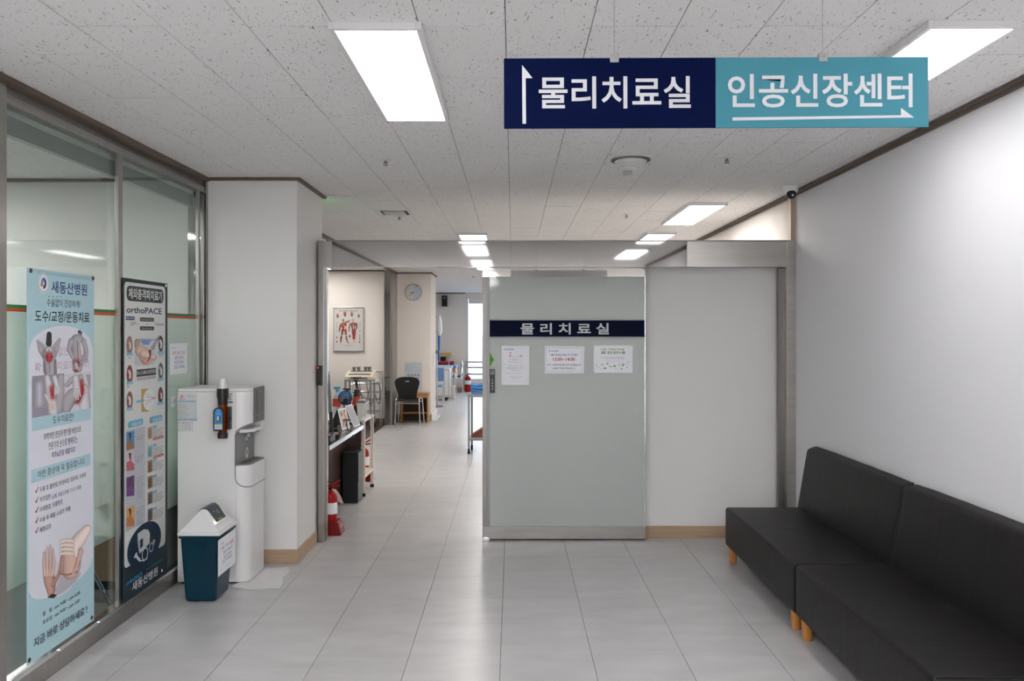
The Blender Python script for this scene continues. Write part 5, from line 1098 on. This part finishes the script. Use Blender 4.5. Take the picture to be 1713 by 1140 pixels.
def trig(t):
    mb(mat('light blue trigger', (90, 184, 222), .35)).box(-.03, .035, -.012, .012, .265, .29, .005).box(-.012, .012, -.010, .010, .235, .266, .003).box(.018, .026, -.008, .008, .235, .266, .002).build('trigger_head', t)
bottle('spray_bottle', 'clear spray bottle with light blue trigger and red label on the white table', -1.80, 8.62, tt, [(.001, 0), (.04, 0), (.042, .01), (.042, .17), (.02, .22), (.014, .235), (.001, .235)], WHITEP, trig, None, (mat('coral label', (226, 84, 60), .5), .09, .17, .042))
t = thing('hand_fan', 'round paper hand fan with blue and brown print standing on the white table', 'fan', (-1.652, 8.30, tt))
mb(ink((44, 80, 120))).cyl((0, 0, .20), (0, .0016, .20), .072, n=40).build('disc', t); mb(LGREY).box(-.008, .008, -.001, .0025, .006, .135, .001).build('handle', t); mb(BLACK).box(-.02, .02, -.02, .02, 0, .02, .004).build('holder', t)
p = Print(lambda u, v, w_: (u, -.0003-w_, .20+v), lambda x, y: (x*.072, y*.072))
p.poly(ink((48, 120, 186)), [(.93*math.cos(a), .93*math.sin(a)) for a in [PI*k/20 for k in range(1, 20)]]); p.poly(ink((150, 110, 84)), [(-.9, .05), (-.2, .1), (-.3, -.5), (-.75, -.55)]); p.poly(ink((96, 70, 60)), [(.3, -.2), (.9, .0), (.85, -.45), (.4, -.8)]); p.poly(ink((20, 40, 66)), [(-.3, -.9), (.3, -.9), (.3, -.1), (-.1, -.1)])
p.text(OFFW, '새동산병원', -.35, .5, .72, .60); p.text(OFFW, '도수치료', -.4, .5, .45, .25, .01); p.text(OFFW, '건강 치료', -.5, .55, .1, -.08, .01); p.finish(t)

# ================================================================== RECEPTION BACK WALL
t = thing('anatomy_poster', 'framed anatomy chart of two red muscle figures on the far wall left of the doorway', 'poster', (0, 0, 0))
AY = 14.478
xa, za = onY(558.3, 515.2, AY); xb, zb = onY(607.8, 587.6, AY)
mb(ink((206, 205, 202))).box(xa, xb, AY, AY+.004, zb, za).build('sheet', t, smooth=False)
for (a, b_, c, d) in ((xa-.01, xb+.01, za-.006, za+.008), (xa-.01, xb+.01, zb-.012, zb+.008)): mb(CHROME).box(a, b_, AY-.012, AY+.006, c, d, .003).build('rail', t)
mb(ALU).box(xb-.002, xb+.008, AY-.008, AY+.004, zb, za, .002).build('side_rail', t); mb(ALU).box(xa-.006, xa+.002, AY-.008, AY+.004, zb, za, .002).build('side_rail', t)
p = printY(AY-.0006, 550, 500, 11.4)
p.text(TXT, 'Die menschliche Muskulatur', 200, 555, 222, 243, .01)
M1, M2, M3, BO = ink((150, 66, 50)), ink((116, 44, 38)), ink((186, 96, 66)), ink((206, 180, 150))
# front figure
p.limb(M1, [(262, 500), (300, 500)], [40, 42]); p.limb(M1, [(288, 520), (292, 590)], [44, 34]); p.limb(M2, [(258, 600), (258, 680)], [18, 18]); p.limb(M1, [(322, 600), (324, 680)], [20, 18]); p.limb(M2, [(246, 700), (234, 760), (228, 840)], [12, 17, 8]); p.limb(M1, [(326, 700), (340, 760), (356, 830)], [11, 15, 8])
p.limb(BO, [(228, 842), (232, 862)], [9, 9]); p.limb(M3, [(356, 834), (392, 848)], [8, 7]); p.limb(M1, [(226, 510), (210, 570)], [20, 14]); p.limb(M2, [(210, 570), (196, 630)], [13, 9]); p.limb(BO, [(194, 632), (196, 652)], [9, 7]); p.limb(M1, [(326, 450), (370, 440)], [16, 13]); p.limb(M2, [(370, 440), (402, 408)], [11, 8]); p.limb(BO, [(400, 412), (386, 394)], [7, 6])
p.limb(BO, [(266, 404), (272, 440)], [20, 14]); p.limb(M2, [(278, 400), (284, 436)], [12, 10]); p.limb(M3, [(256, 500), (286, 506)], [24, 22]); p.limb(BO, [(314, 530), (304, 580)], [16, 12]); p.limb(BO, [(258, 690), (250, 704)], [8, 7]); p.limb(BO, [(322, 690), (326, 704)], [8, 7])
# back figure
p.limb(ink((196, 160, 150)), [(462, 404), (466, 444)], [22, 16]); p.limb(ink((150, 84, 84)), [(440, 490), (510, 490)], [32, 34]); p.limb(M2, [(462, 520), (470, 580)], [34, 30]); p.limb(ink((196, 186, 184)), [(466, 500), (470, 570)], [10, 12]); p.limb(M1, [(460, 610), (496, 610)], [24, 24]); p.limb(M2, [(464, 640), (472, 740)], [22, 14]); p.limb(M1, [(498, 640), (490, 740)], [20, 14]); p.limb(M1, [(470, 750), (472, 770)], [20, 16]); p.limb(M1, [(492, 750), (492, 770)], [14, 12])
p.limb(BO, [(472, 780), (474, 830)], [11, 7]); p.limb(BO, [(492, 780), (494, 830)], [9, 7]); p.limb(BO, [(460, 838), (510, 838)], [6, 6]); p.limb(ink((160, 100, 96)), [(412, 480), (392, 540)], [16, 12]); p.limb(M2, [(390, 545), (386, 610)], [11, 8]); p.limb(M3, [(384, 615), (388, 632)], [9, 6]); p.limb(M1, [(532, 480), (536, 550)], [16, 13]); p.limb(M2, [(534, 550), (514, 590)], [11, 10])
for (cx, cy, r_) in ((168, 332, 30), (308, 302, 34), (438, 302, 34), (570, 332, 26)): p.limb(M3 if cx == 308 else ink((176, 130, 120)), [(cx, cy-r_*.7), (cx, cy+r_*.6)], [r_*.85, r_*.55]); p.limb(M2, [(cx+5, cy), (cx+6, cy+r_*.7)], [r_*.35, r_*.4])
for (cx, cy, r_) in ((150, 738, 14), (152, 822, 15), (398, 720, 22), (592, 612, 12), (592, 692, 12), (590, 728, 11), (590, 770, 13), (588, 826, 16), (144, 620, 9), (160, 460, 8), (594, 456, 8)): p.limb(M1, [(cx, cy-r_*.4), (cx+2, cy+r_*.4)], [r_*.8, r_*.7])
for k in range(9): p.rect(TXG, 140, 160-(k % 3)*4, 480+11*k, 484+11*k); p.rect(TXG, 586, 606-(k % 2)*5, 475+9*k, 478+9*k)
p.rect(TXG, 292, 452, 893, 897); p.rect(TXG, 345, 400, 884, 887); p.rect(FR, 500, 610, 894, 897); p.finish(t)

t = thing('wall_clock', 'round wall clock, left half white and right half pale blue, on the far pillar', 'clock', onY(691.6, 489, 15.05)[0:1]+(15.06,)+onY(691.6, 489, 15.05)[1:2])
mb(ALU).lathe([(.001, .018), (.150, .018), (.152, .0), (.148, -.006), (.144, 0), (.001, 0)], n=48, axis='y').build('case', t)
p = Print(lambda u, v, w_: (u, -.0006-w_*2, v), lambda x, y: (x, y))
p.poly(ink((214, 212, 208)), [(.143*math.cos(2*PI*k/48), .143*math.sin(2*PI*k/48)) for k in range(48)], part='dial', plane=True)
p.poly(ink((186, 202, 216)), [(.142*math.cos(-PI/2+PI*k/24), .142*math.sin(-PI/2+PI*k/24)) for k in range(25)], part='dial', plane=True)
for k in range(12):
    a = PI/2-2*PI*k/12; x, y = .118*math.cos(a), .118*math.sin(a); p.text(ink((90, 92, 98)), str(k or 12), x-.008, x+.008, y+.010, y-.010)
p.poly(ink((206, 96, 40)), [(-.002, .006), (.006, -.004), (-.066, -.014), (-.066, -.004)], part='hour_hand', plane=True); p.poly(ink((70, 50, 44)), [(-.004, .003), (.004, -.004), (-.068, -.070), (-.072, -.062)], part='minute_hand', plane=True); p.finish(t)
t = thing('wall_notice', 'pale printed rules sheet taped to the far pillar above the black chair', 'notice', (0, 0, 0)); NY = 15.075
xa, za = onY(676.5, 606.5, NY); xb, zb = onY(706, 652, NY)
mb(ink((206, 212, 222))).box(xa, xb, NY, NY+.002, zb, za).build('sheet', t, smooth=False)
p = printY(NY-.0004, 560, 590, 8.144); p.text(TXG, '이용 안내', 1042, 1090, 144, 153, .004)
for k in range(10): p.text(TXG, '치료실 이용시 주의사항을 꼭 지켜 주시기 바랍니다', 962, (1050, 1090, 1040, 1100, 1160, 1040, 1060, 1180, 1030, 1125)[k], 163+11*k, 169+11*k)
p.text(ink((40, 42, 48)), '깨 끗 하 게', 985, 1150, 296, 328, .02); p.text(ink((40, 42, 48)), '사용하세요', 1000, 1150, 340, 362, .02); p.finish(t)
t = thing('wall_switch', 'slim white switch plate on the right side of the far pillar', 'switch', (-1.469, 15.55, 1.13))
mb(WHITEM).box(-.001, .008, -.05, .05, -.15, .08, .002).build('plate', t); mb(LGREY).box(.008, .011, -.03, .03, -.08, .04, .001).build('rocker', t)

t = thing('stacking_chair', 'black plastic chair with chrome legs, its back to the viewer, by the far pillar', 'chair', (-1.785, 14.5, 0), rz=-.03)
def shell(name, w0, pts, hole=None):    # curved plastic shell through (y, z, halfwidth)
    b = mb(BLACKM); n = 12; rows = []
    for (y, z_, hw_, cv) in pts:
        rows.append([b.bm.verts.new((hw_*(2*k/n-1), y-cv*(2*k/n-1)**2, z_)) for k in range(n+1)])
    for r_ in range(len(rows)-1):
        for k in range(n):
            if hole and r_ in hole and k in (5, 6): continue
            b.bm.faces.new((rows[r_][k], rows[r_][k+1], rows[r_+1][k+1], rows[r_+1][k]))
    r = bmesh.ops.extrude_face_region(b.bm, geom=list(b.bm.faces)); vs = [e for e in r['geom'] if isinstance(e, bmesh.types.BMVert)]
    for v in vs: v.co += Vector((0, w0[0], w0[1]))
    bmesh.ops.recalc_face_normals(b.bm, faces=b.bm.faces); return b.build(name, t)
shell('backrest', (.010, .002), [(-.16, .455, .150, .0), (-.175, .50, .155, .02), (-.19, .56, .165, .02), (-.20, .63, .185, .02), (-.205, .70, .205, .02), (-.21, .75, .212, .02), (-.212, .768, .206, .02), (-.2125, .785, .196, .019), (-.213, .803, .178, .017), (-.2135, .818, .150, .013), (-.214, .829, .112, .009), (-.215, .835, .06, .004)], hole=(5,))
shell('seat', (0, -.012), [(-.17, .44, .18, 0), (-.10, .425, .21, -.01), (.0, .42, .215, -.01), (.12, .425, .21, -.005), (.20, .42, .19, 0), (.23, .405, .16, 0)])
b = mb(CHROME).tube([(-.215, -.21, 0), (-.20, -.19, .40), (-.195, -.165, .47), (-.19, -.12, .475), (-.20, .18, .44), (-.225, .24, 0)], .011, n=8); b.build('leg', t)
b = mb(CHROME).tube([(.215, -.21, 0), (.20, -.19, .40), (.195, -.165, .47), (.19, -.12, .475), (.20, .18, .44), (.225, .24, 0)], .011, n=8); b.build('leg', t)
mb(CHROME).tube([(-.198, -.19, .385), (.198, -.19, .385)], .010, n=8).build('crossbar', t); mb(CHROME).tube([(-.2, .17, .39), (.2, .17, .39)], .010, n=8).build('crossbar', t)

t = thing('side_table', 'small light oak table with a lower shelf behind the black chair', 'table', (0, 0, 0))
mb(WOODTAB).box(-1.99, -1.475, 14.79, 15.045, .500, .520, .003).build('tabletop', t); mb(WOODTAB).box(-1.96, -1.50, 14.81, 15.03, .16, .175, .002).build('shelf', t)
for x in (-1.965, -1.50): mb(WOODTAB).box(x-.012, x+.012, 14.80, 15.04, 0, .500, .002).build('side_panel', t)
mb(WOODTAB).box(-1.953, -1.512, 14.80, 14.815, .44, .50, .001).build('apron', t); mb(mat('dark wood back', (58, 38, 30), .6)).box(-1.953, -1.512, 15.02, 15.03, .02, .5).build('back_panel', t)

TX0, TX1, TY0, TY1 = -2.74, -2.30, 13.70, 14.10
t = thing('equipment_trolley', 'grey steel trolley carrying the cream therapy unit', 'trolley', (0, 0, 0))
for z_ in (.795, .20): mb(ALU).box(TX0, TX1, TY0, TY1, z_, z_+.022, .002).build('shelf', t)
for x in (TX0+.015, TX1-.015):
    for y in (TY0+.015, TY1-.015):
        l = mb(ALU).box(x-.016, x+.016, y-.016, y+.016, .09, .795, .002).build('leg', t)
        c = mb(RUBBER).cyl((x-.012, y, .038), (x+.012, y, .038), .038, n=18).build('caster', t)
mb(CHROME).tube([(TX1, TY0+.05, .76), (TX1+.09, TY0+.05, .80), (TX1+.09, TY1-.05, .80), (TX1, TY1-.05, .76)], .009, n=8).build('push_handle', t)
t = thing('electrotherapy_unit', 'cream electrotherapy unit with sloping keypad and grey suction electrodes', 'medical device', (-2.50, 13.90, .817))
mb(CREAM).prism([(-.19, 0), (.19, 0), (.19, .145), (-.02, .115), (-.19, .055)], 'x', -.24, .22, .008, 2).build('housing', t)
mb(mat('keypad grey', (90, 94, 100), .5)).hexa([(-.19, -.13, .078), (.17, -.13, .078), (.17, .10, .135), (-.19, .10, .135)], [(-.19, -.13, .082), (.17, -.13, .082), (.17, .10, .139), (-.19, .10, .139)]).build('keypad', t)
mb(GREYP).box(-.17, .14, -.1915, -.19, .018, .040).build('socket_strip', t)
for k in range(7): mb(BLACK).cyl((-.10+.032*k, -.197, .029), (-.10+.032*k, -.19, .029), .009, n=10).build('socket', t)
for (x, y) in ((-.10, -.02), (-.04, .03), (.08, .02), (.12, .05)):
    e = mb(GREYP).lathe([(.001, .13), (.018, .13), (.024, .15), (.030, .185), (.034, .195), (.030, .20), (.001, .19)], n=16).build('suction_electrode', t, loc=(x, y, .005)); e.rotation_euler = (random.uniform(-.4, .4)*.3, random.uniform(-.3, .3)*.3, 0)
for k in range(5): x = -.10+.035*k; mb(RUBBER).tube([(x, -.20, .03), (x-.02, -.23, .05), (-.06+.01*k, -.24, -.02), (-.05+.02*k, -.235, -.2), (-.12+.08*k, -.20, -.42+.05*(k % 2)), (-.06+.06*k, -.21, -.3)], .0045, n=6, smooth=5).build('cable', t)
t = thing('wire_rack', 'chrome wire rack with hanging cables behind the grey trolley', 'rack', (0, 0, 0))
for (x, y) in ((-2.74, 14.2), (-2.24, 14.2), (-2.74, 14.44), (-2.24, 14.44)): mb(CHROME).cyl((x, y, 0), (x, y, .93), .010, n=10).build('post', t)
for z_ in (.25, .46, .58, .72, .92):
    mb(CHROME).tube([(-2.74, 14.2, z_), (-2.24, 14.2, z_), (-2.24, 14.44, z_), (-2.74, 14.44, z_), (-2.74, 14.2, z_)], .006, n=6).build('shelf_rail', t)
for k in range(3): mb(RUBBER).tube([(-2.6+.12*k, 14.18, .92), (-2.56+.12*k, 14.16, .6), (-2.50+.12*k, 14.17, .38), (-2.42+.1*k, 14.17, .6), (-2.40+.06*k, 14.18, .75)], .005, n=6, smooth=5).build('cable', t)

# ================================================================== TROLLEY WITH TOWELS
t = thing('utility_trolley', 'grey two shelf trolley on casters, half hidden by the sliding door', 'trolley', (0, 0, 0))
for z_ in (.775, .205):
    mb(ALU).box(-.59, .02, 11.02, 11.42, z_-.022, z_, .003).build('shelf', t)
    mb(ALU).box(-.592, .022, 11.012, 11.02, z_-.03, z_+.012, .001).build('shelf_rim', t)
for (x, y) in ((-.577, 11.035), (.008, 11.035), (-.555, 11.405), (.008, 11.405)):
    mb(ALU).box(x-.014, x+.014, y-.014, y+.014, .10, .775, .002).build('leg', t)
    f = mb(GREYP).box(x-.010, x+.012, y-.012, y+.012, .045, .105, .002).build('caster_fork', t); mb(RUBBER).cyl((x-.014, y+.0, .034), (x+.014, y+.0, .034), .034, n=18).build('wheel', f)
def folded(name, lab, x0, x1, y0, y1, z0, layers, m, seed, group):
    t = thing(name, lab, 'towel', ((x0+x1)/2, (y0+y1)/2, z0), group); rnd = random.Random(seed)
    for k in range(layers):
        h0 = .034; b = mb(m); hx, hy = (x1-x0)/2-rnd.uniform(0, .03), (y1-y0)/2-rnd.uniform(0, .02)
        b.box(-hx, hx, -hy, hy, k*h0, (k+1)*h0-.002, .014, 3)
        bmesh.ops.subdivide_edges(b.bm, edges=[e for e in b.bm.edges if e.calc_length() > .1], cuts=5, use_grid_fill=True)
        for v in b.bm.verts: v.co.z += (.006*math.sin(v.co.x*28+seed+k)+.005*math.sin(v.co.y*23+k*2))*(v.co.z > z0*0+.02 or k > 0); v.co.x += .008*math.sin(v.co.y*30+k); v.co.z = max(v.co.z, .0005)
        b.build('fold', t)
    return t
folded('folded_towel', 'blue folded towel stack on the top shelf of the right trolley, nearer one', -.56, -.30, 11.06, 11.38, .776, 4, BLUEC, 3, 'blue towels on the trolley')
folded('folded_towel', 'second blue towel stack on the right trolley, partly behind the door', -.29, -.02, 11.06, 11.38, .776, 5, BLUEC, 8, 'blue towels on the trolley')
t = thing('wedge_cushion', 'brown vinyl wedge cushion on the lower shelf of the right trolley', 'cushion', (0, 0, 0))
mb(BROWNV).prism([(-.555, .225), (-.535, .207), (-.06, .207), (-.04, .23), (-.04, .50), (-.08, .53)], 'y', 11.06, 11.38, .012, 3).build('pad', t)
mb(mat('brown seam', (90, 42, 20), .5)).tube([(-.553, 11.056, .222), (-.08, 11.056, .528)], .003, n=6).build('seam', t)

# ================================================================== FAR TREATMENT AREA
def fx(px, Y): return (px-CX)*Y/F
def fz(py, Y): return EYE-(py-CY)*Y/F
t = thing('folding_chair', 'light blue padded chair with steel legs beyond the far pillar', 'chair', (-1.76, 18.6, 0))
mb(BLUEV).box(-.16, .215, .20, .235, .50, .80, .02, 3).build('backrest', t); mb(BLUEV).box(-.18, .215, -.18, .20, .39, .43, .015, 3).build('seat', t)
for s_ in (-.19, .225):
    mb(CHROME).tube([(s_, .26, 0), (s_, .24, .42), (s_, .22, .80), (s_-.03*(1 if s_ > 0 else -1), .22, .83)], .011, n=8).build('leg', t); mb(CHROME).tube([(s_, -.17, 0), (s_, -.16, .39)], .011, n=8).build('leg', t); mb(CHROME).tube([(s_, -.165, .12), (s_, .25, .12)], .008, n=8).build('side_rail', t)
Y_ = 19.6
t = thing('therapy_cabinet', 'light grey rolling cabinet beside the pale blue chair', 'cabinet', (0, 0, 0))
mb(LGREY).box(-1.95, fx(752.5, Y_), Y_, Y_+.45, .07, fz(616.5, Y_), .03, 4).build('body', t)
mb(WHITEM).box(-1.93, fx(750, Y_), Y_-.012, Y_, .12, .70, .006).build('front_panel', t)
for (x, y) in ((-1.85, Y_+.06), (fx(745, Y_), Y_+.05), (-1.85, Y_+.48), (fx(745, Y_), Y_+.48)): mb(RUBBER).cyl((x-.03, y, .036), (x+.03, y, .036), .036, n=16).build('caster', t)
def bed(x0, x1, y0, y1, z, lab, m):
    t = thing('treatment_bed', lab, 'bed', (0, 0, 0), 'treatment beds along the left side')
    mb(m).box(x0, x1, y0, y1, z-.06, z, .02, 3).build('mattress', t); mb(WOODTAB).box(x0+.02, x1-.02, y0+.02, y1-.02, z-.16, z-.062, .004).build('frame', t)
    for x in (x0+.05, x1-.04):
        for y in (y0+.05, y1-.05): mb(CHROME).cyl((x, y, 0), (x, y, z-.16), .018, n=10).build('leg', t)
    return t
bed(-2.25, fx(756, 20.3), 20.3, 20.8, .78, 'treatment bed with white and blue sheet behind the grey cabinet', mat('white blue sheet', (176, 204, 226), .9, vary=.2, vscale=4))
bed(-2.3, fx(763, 21.1), 21.1, 21.8, fz(612, 21.1), 'blue topped treatment bed farthest away by the wall', BLUEC)
zz = fz(612, 21.1)
t = thing('rolled_towel', 'red rolled towel on the farthest blue bed', 'towel', (0, 0, 0), 'towels on the far bed')
mb(mat('red cloth', (172, 44, 62), .9)).cyl((fx(733, 21.4), 21.4, zz+.055), (fx(750, 21.4), 21.4, zz+.055), .05, n=18).build('roll', t)
t = thing('rolled_towel', 'crumpled red towel at the right end of the farthest bed', 'towel', (0, 0, 0), 'towels on the far bed')
mb(mat('red cloth', (172, 44, 62), .9)).box(fx(752, 21.4), fx(760, 21.4), 21.3, 21.5, zz+.001, zz+.10, .03, 3).build('cloth', t)
t = thing('wall_shelf', 'yellow wooden shelf on the far wall above the beds', 'shelf', (0, 0, 0))
mb(mat('yellow wood', (206, 172, 104), .5)).box(fx(735, 22.6), fx(755, 22.6), 22.45, 22.79, fz(597, 22.6), fz(590.5, 22.6), .004).build('board', t); 
mb(BLACK).box(fx(736, 22.6), fx(745, 22.6), 22.7, 22.79, fz(606, 22.6), fz(597, 22.6)-.001, .004).build('bracket', t)
t = thing('wall_speaker', 'black loudspeaker on a white bracket high on the far wall', 'speaker', (0, 0, 0)); Y_ = 22.55
mb(BLACK).box(fx(739, Y_), fx(748, Y_), Y_, Y_+.18, fz(513, Y_), fz(494.5, Y_), .008).build('cabinet', t)
mb(BLACKM).lathe([(.001, -.004), (.045, -.004), (.055, 0), (.001, .001)], n=20, axis='y').build('woofer', t, loc=(fx(743.5, Y_), Y_, fz(507, Y_))); mb(GREYP).lathe([(.001, -.004), (.018, -.003), (.024, 0), (.001, .001)], n=16, axis='y').build('tweeter', t, loc=(fx(743.5, Y_), Y_, fz(498.5, Y_)))
mb(WHITEM).box(fx(738, Y_), fx(749, Y_), Y_-.01, 22.8, fz(515.5, Y_), fz(513.2, Y_)-.001, .003).build('bracket', t)
t = thing('visitor_chair', 'white backed chair with black seat and chrome frame by the far wall', 'chair', (-1.53, 22.2, 0))
mb(LGREY).box(.16, .19, -.19, .19, .50, .84, .012, 3).build('backrest', t); mb(BLACK).box(-.20, .16, -.2, .2, .42, .45, .012, 3).build('seat', t)
for s_ in (-.2, .2): mb(CHROME).tube([(.22, s_, 0), (.18, s_, .45), (.20, s_, .80)], .011, n=8).build('leg', t); mb(CHROME).tube([(-.20, s_, 0), (-.18, s_, .42)], .011, n=8).build('leg', t); mb(CHROME).tube([(-.2, s_, .02), (.22, s_, .02)], .010, n=8).build('runner', t)
Y_ = 20.08
t = thing('storage_box', 'cream waste box on the floor in front of the far beds', 'box', (0, 0, 0)); mb(CREAM).box(fx(753, Y_), fx(760.5, Y_), Y_, Y_+.13, .0, .30, .008).build('body', t); mb(WHITEM).box(fx(753, Y_)-.004, fx(760.5, Y_)+.004, Y_-.004, Y_+.134, .30, .32, .004).build('lid', t)
t = thing('privacy_curtain', 'blue privacy curtain hanging beside the far pillar', 'curtain', (0, 0, 0)); Y_ = 20.9
b = mb(BLUEC); pts = [(fx(730, Y_)+.012*k, Y_+.02*math.sin(k*1.7)) for k in range(9)]; pts += [(x, y+.012) for x, y in pts[::-1]]
b.prism(pts, 'z', fz(604, Y_), fz(556, Y_)); b.build('cloth', t, ang=80); mb(CHROME).cyl((-5.2, Y_, fz(556, Y_)+.02), (fx(738, Y_), Y_, fz(556, Y_)+.02), .012, n=10).build('rail', t)
t = thing('steel_pole', 'slim steel pole with clamp beside the far pillar', 'pole', (fx(731, 18.0), 18.0, 0)); mb(CHROME).cyl((0, 0, .62), (0, 0, 2.1), .014, n=10).build('tube', t); mb(GREYP).box(-.03, .05, -.02, .02, fz(592, 18), fz(586, 18), .004).build('clamp', t); mb(CHROME).cyl((0, 0, 0), (0, 0, .62), .02, n=10).build('lower_tube', t); mb(GREYP).lathe([(.001, 0), (.14, 0), (.14, .02), (.02, .04), (.001, .04)], n=20).build('base', t)
t = thing('hanging_bag', 'white plastic bag hanging beside the far pillar', 'bag', (fx(735, 17.6), 17.6, 0))
b = mb(mat('white polythene', (222, 224, 228), .35)); 
ring = []
for (z_, rx, ry) in ((fz(562, 17.6), .02, .02), (fz(556, 17.6), .06, .04), (fz(545, 17.6), .055, .045), (fz(536, 17.6), .045, .035), (fz(528, 17.6), .012, .012)):
    ring.append([b.bm.verts.new((rx*math.cos(2*PI*k/14)*(1+.2*math.sin(k*2.3)), ry*math.sin(2*PI*k/14), z_)) for k in range(14)])
for A_, B_ in zip(ring, ring[1:]):
    for i in range(14): j = (i+1) % 14; b.bm.faces.new((A_[i], A_[j], B_[j], B_[i]))
b.bm.faces.new(ring[0][::-1]); b.bm.faces.new(ring[-1]); b.build('bag', t); mb(CHROME).tube([(0, 0, fz(528, 17.6)), (0, 0, fz(522, 17.6)), (-.055, 0, fz(520, 17.6)), (-.10, .3, fz(520, 17.6))], .005, n=6).build('hook', t)

# ================================================================== SIDE ROOM BEHIND THE GLASS
t = thing('storage_cabinet', 'brown wooden cabinet standing low behind the glass between the two banners', 'cabinet', (0, 0, 0))
mb(DESKW).box(-2.95, -2.37, 5.19, 5.80, .06, .60, .003).build('body', t); mb(BLACKM).box(-2.93, -2.39, 5.22, 5.80, 0, .06).build('plinth', t, smooth=False); mb(DESKW).box(-2.97, -2.35, 5.17, 5.80, .60, .622, .003).build('top', t)
t = thing('wash_basin', 'grey green round tub on the cabinet, blurred by the frosted film', 'basin', (-2.62, 5.42, .623)); mb(mat('grey green plastic', (112, 124, 116), .5)).lathe([(.001, 0), (.14, 0), (.24, .05), (.265, .12), (.27, .13), (.255, .13), (.23, .06), (.001, .015)], n=32).build('bowl', t); mb(mat('grey green plastic', (112, 124, 116), .5)).lathe([(.262, .122), (.278, .122), (.280, .134), (.262, .134)], n=32).build('rim', t)
t = thing('storage_case', 'black upright case blurred behind the glass next to the water dispenser', 'case', (-2.275, 5.62, 0))
mb(BLACKM).box(-.055, .07, -.17, .17, .03, .72, .02, 3).build('body', t); mb(BLACK).box(-.058, .073, -.173, .173, .722, .75, .008).build('lid', t)
for y in (-.13, .13): mb(RUBBER).cyl((-.05, y, .018), (.06, y, .018), .018, n=12).build('wheel', t)
t = thing('banner_stand', 'slim chrome prop leg behind the glass beside the pale blue banner', 'stand', (0, 0, 0))
b = mb(CHROME).tube([(-2.34, 4.90, .012), (-2.52, 4.80, .46), (-2.60, 4.76, .66)], .012, n=10); b.build('leg', t); mb(RUBBER).cyl((-2.338, 4.90, 0), (-2.338, 4.90, .02), .015, n=10).build('foot', t)
mb(CHROME).tube([(-2.62, 4.74, .0), (-2.60, 4.76, .66)], .012, n=10).build('leg', t)
t = thing('water_pipe', 'black hose with a small valve and orange tube behind the water dispenser', 'pipe', (0, 0, 0))
mb(RUBBER).tube([(-2.105, 5.735, .10), (-2.10, 5.77, .02), (-2.03, 5.78, .02), (-1.98, 5.76, .12), (-2.0, 5.75, .3)], .010, n=8, smooth=5).build('hose', t)
mb(CHROME).cyl((-2.11, 5.74, .30), (-2.11, 5.74, .36), .012, n=10).build('valve', t); mb(mat('orange tube', (226, 96, 30), .4)).tube([(-2.11, 5.74, .36), (-2.09, 5.745, .375), (-2.0, 5.75, .36)], .005, n=8, smooth=4).build('orange_tube', t)

# ================================================================== OUTSIDE THE WINDOW
mb(mat('street', (150, 150, 150), .9)).box(-60, 60, 23.5, 160, -12.2, -12).build('ground', smooth=False, kind='structure')
PB = mat('pale render', (222, 218, 212), .8); PW = mat('far window pane', (176, 186, 194), .3)
for i, (x0, x1, y, h, lab) in enumerate(((-8, -2.5, 60, 2.6, 'pale apartment block left in the far window'), (-3.2, 4, 70, 1.2, 'lower pale office block in the far window'), (2, 12, 56, 6, 'tall pale tower hidden mostly by the door'))):
    t = thing('building', lab, 'building', (0, 0, 0), 'buildings outside the window'); mb(PB).box(x0, x1, y, y+8, -12, h).build('walls', t, smooth=False)
    nx = int((x1-x0)/1.6)
    for a in range(nx):
        for c in range(5): zc = h-1.6-c*2.6; mb(PW).box(x0+.5+1.6*a, x0+1.5+1.6*a, y-.06, y-.01, zc-.7, zc+.5).build('window', t, smooth=False)
flush_text()
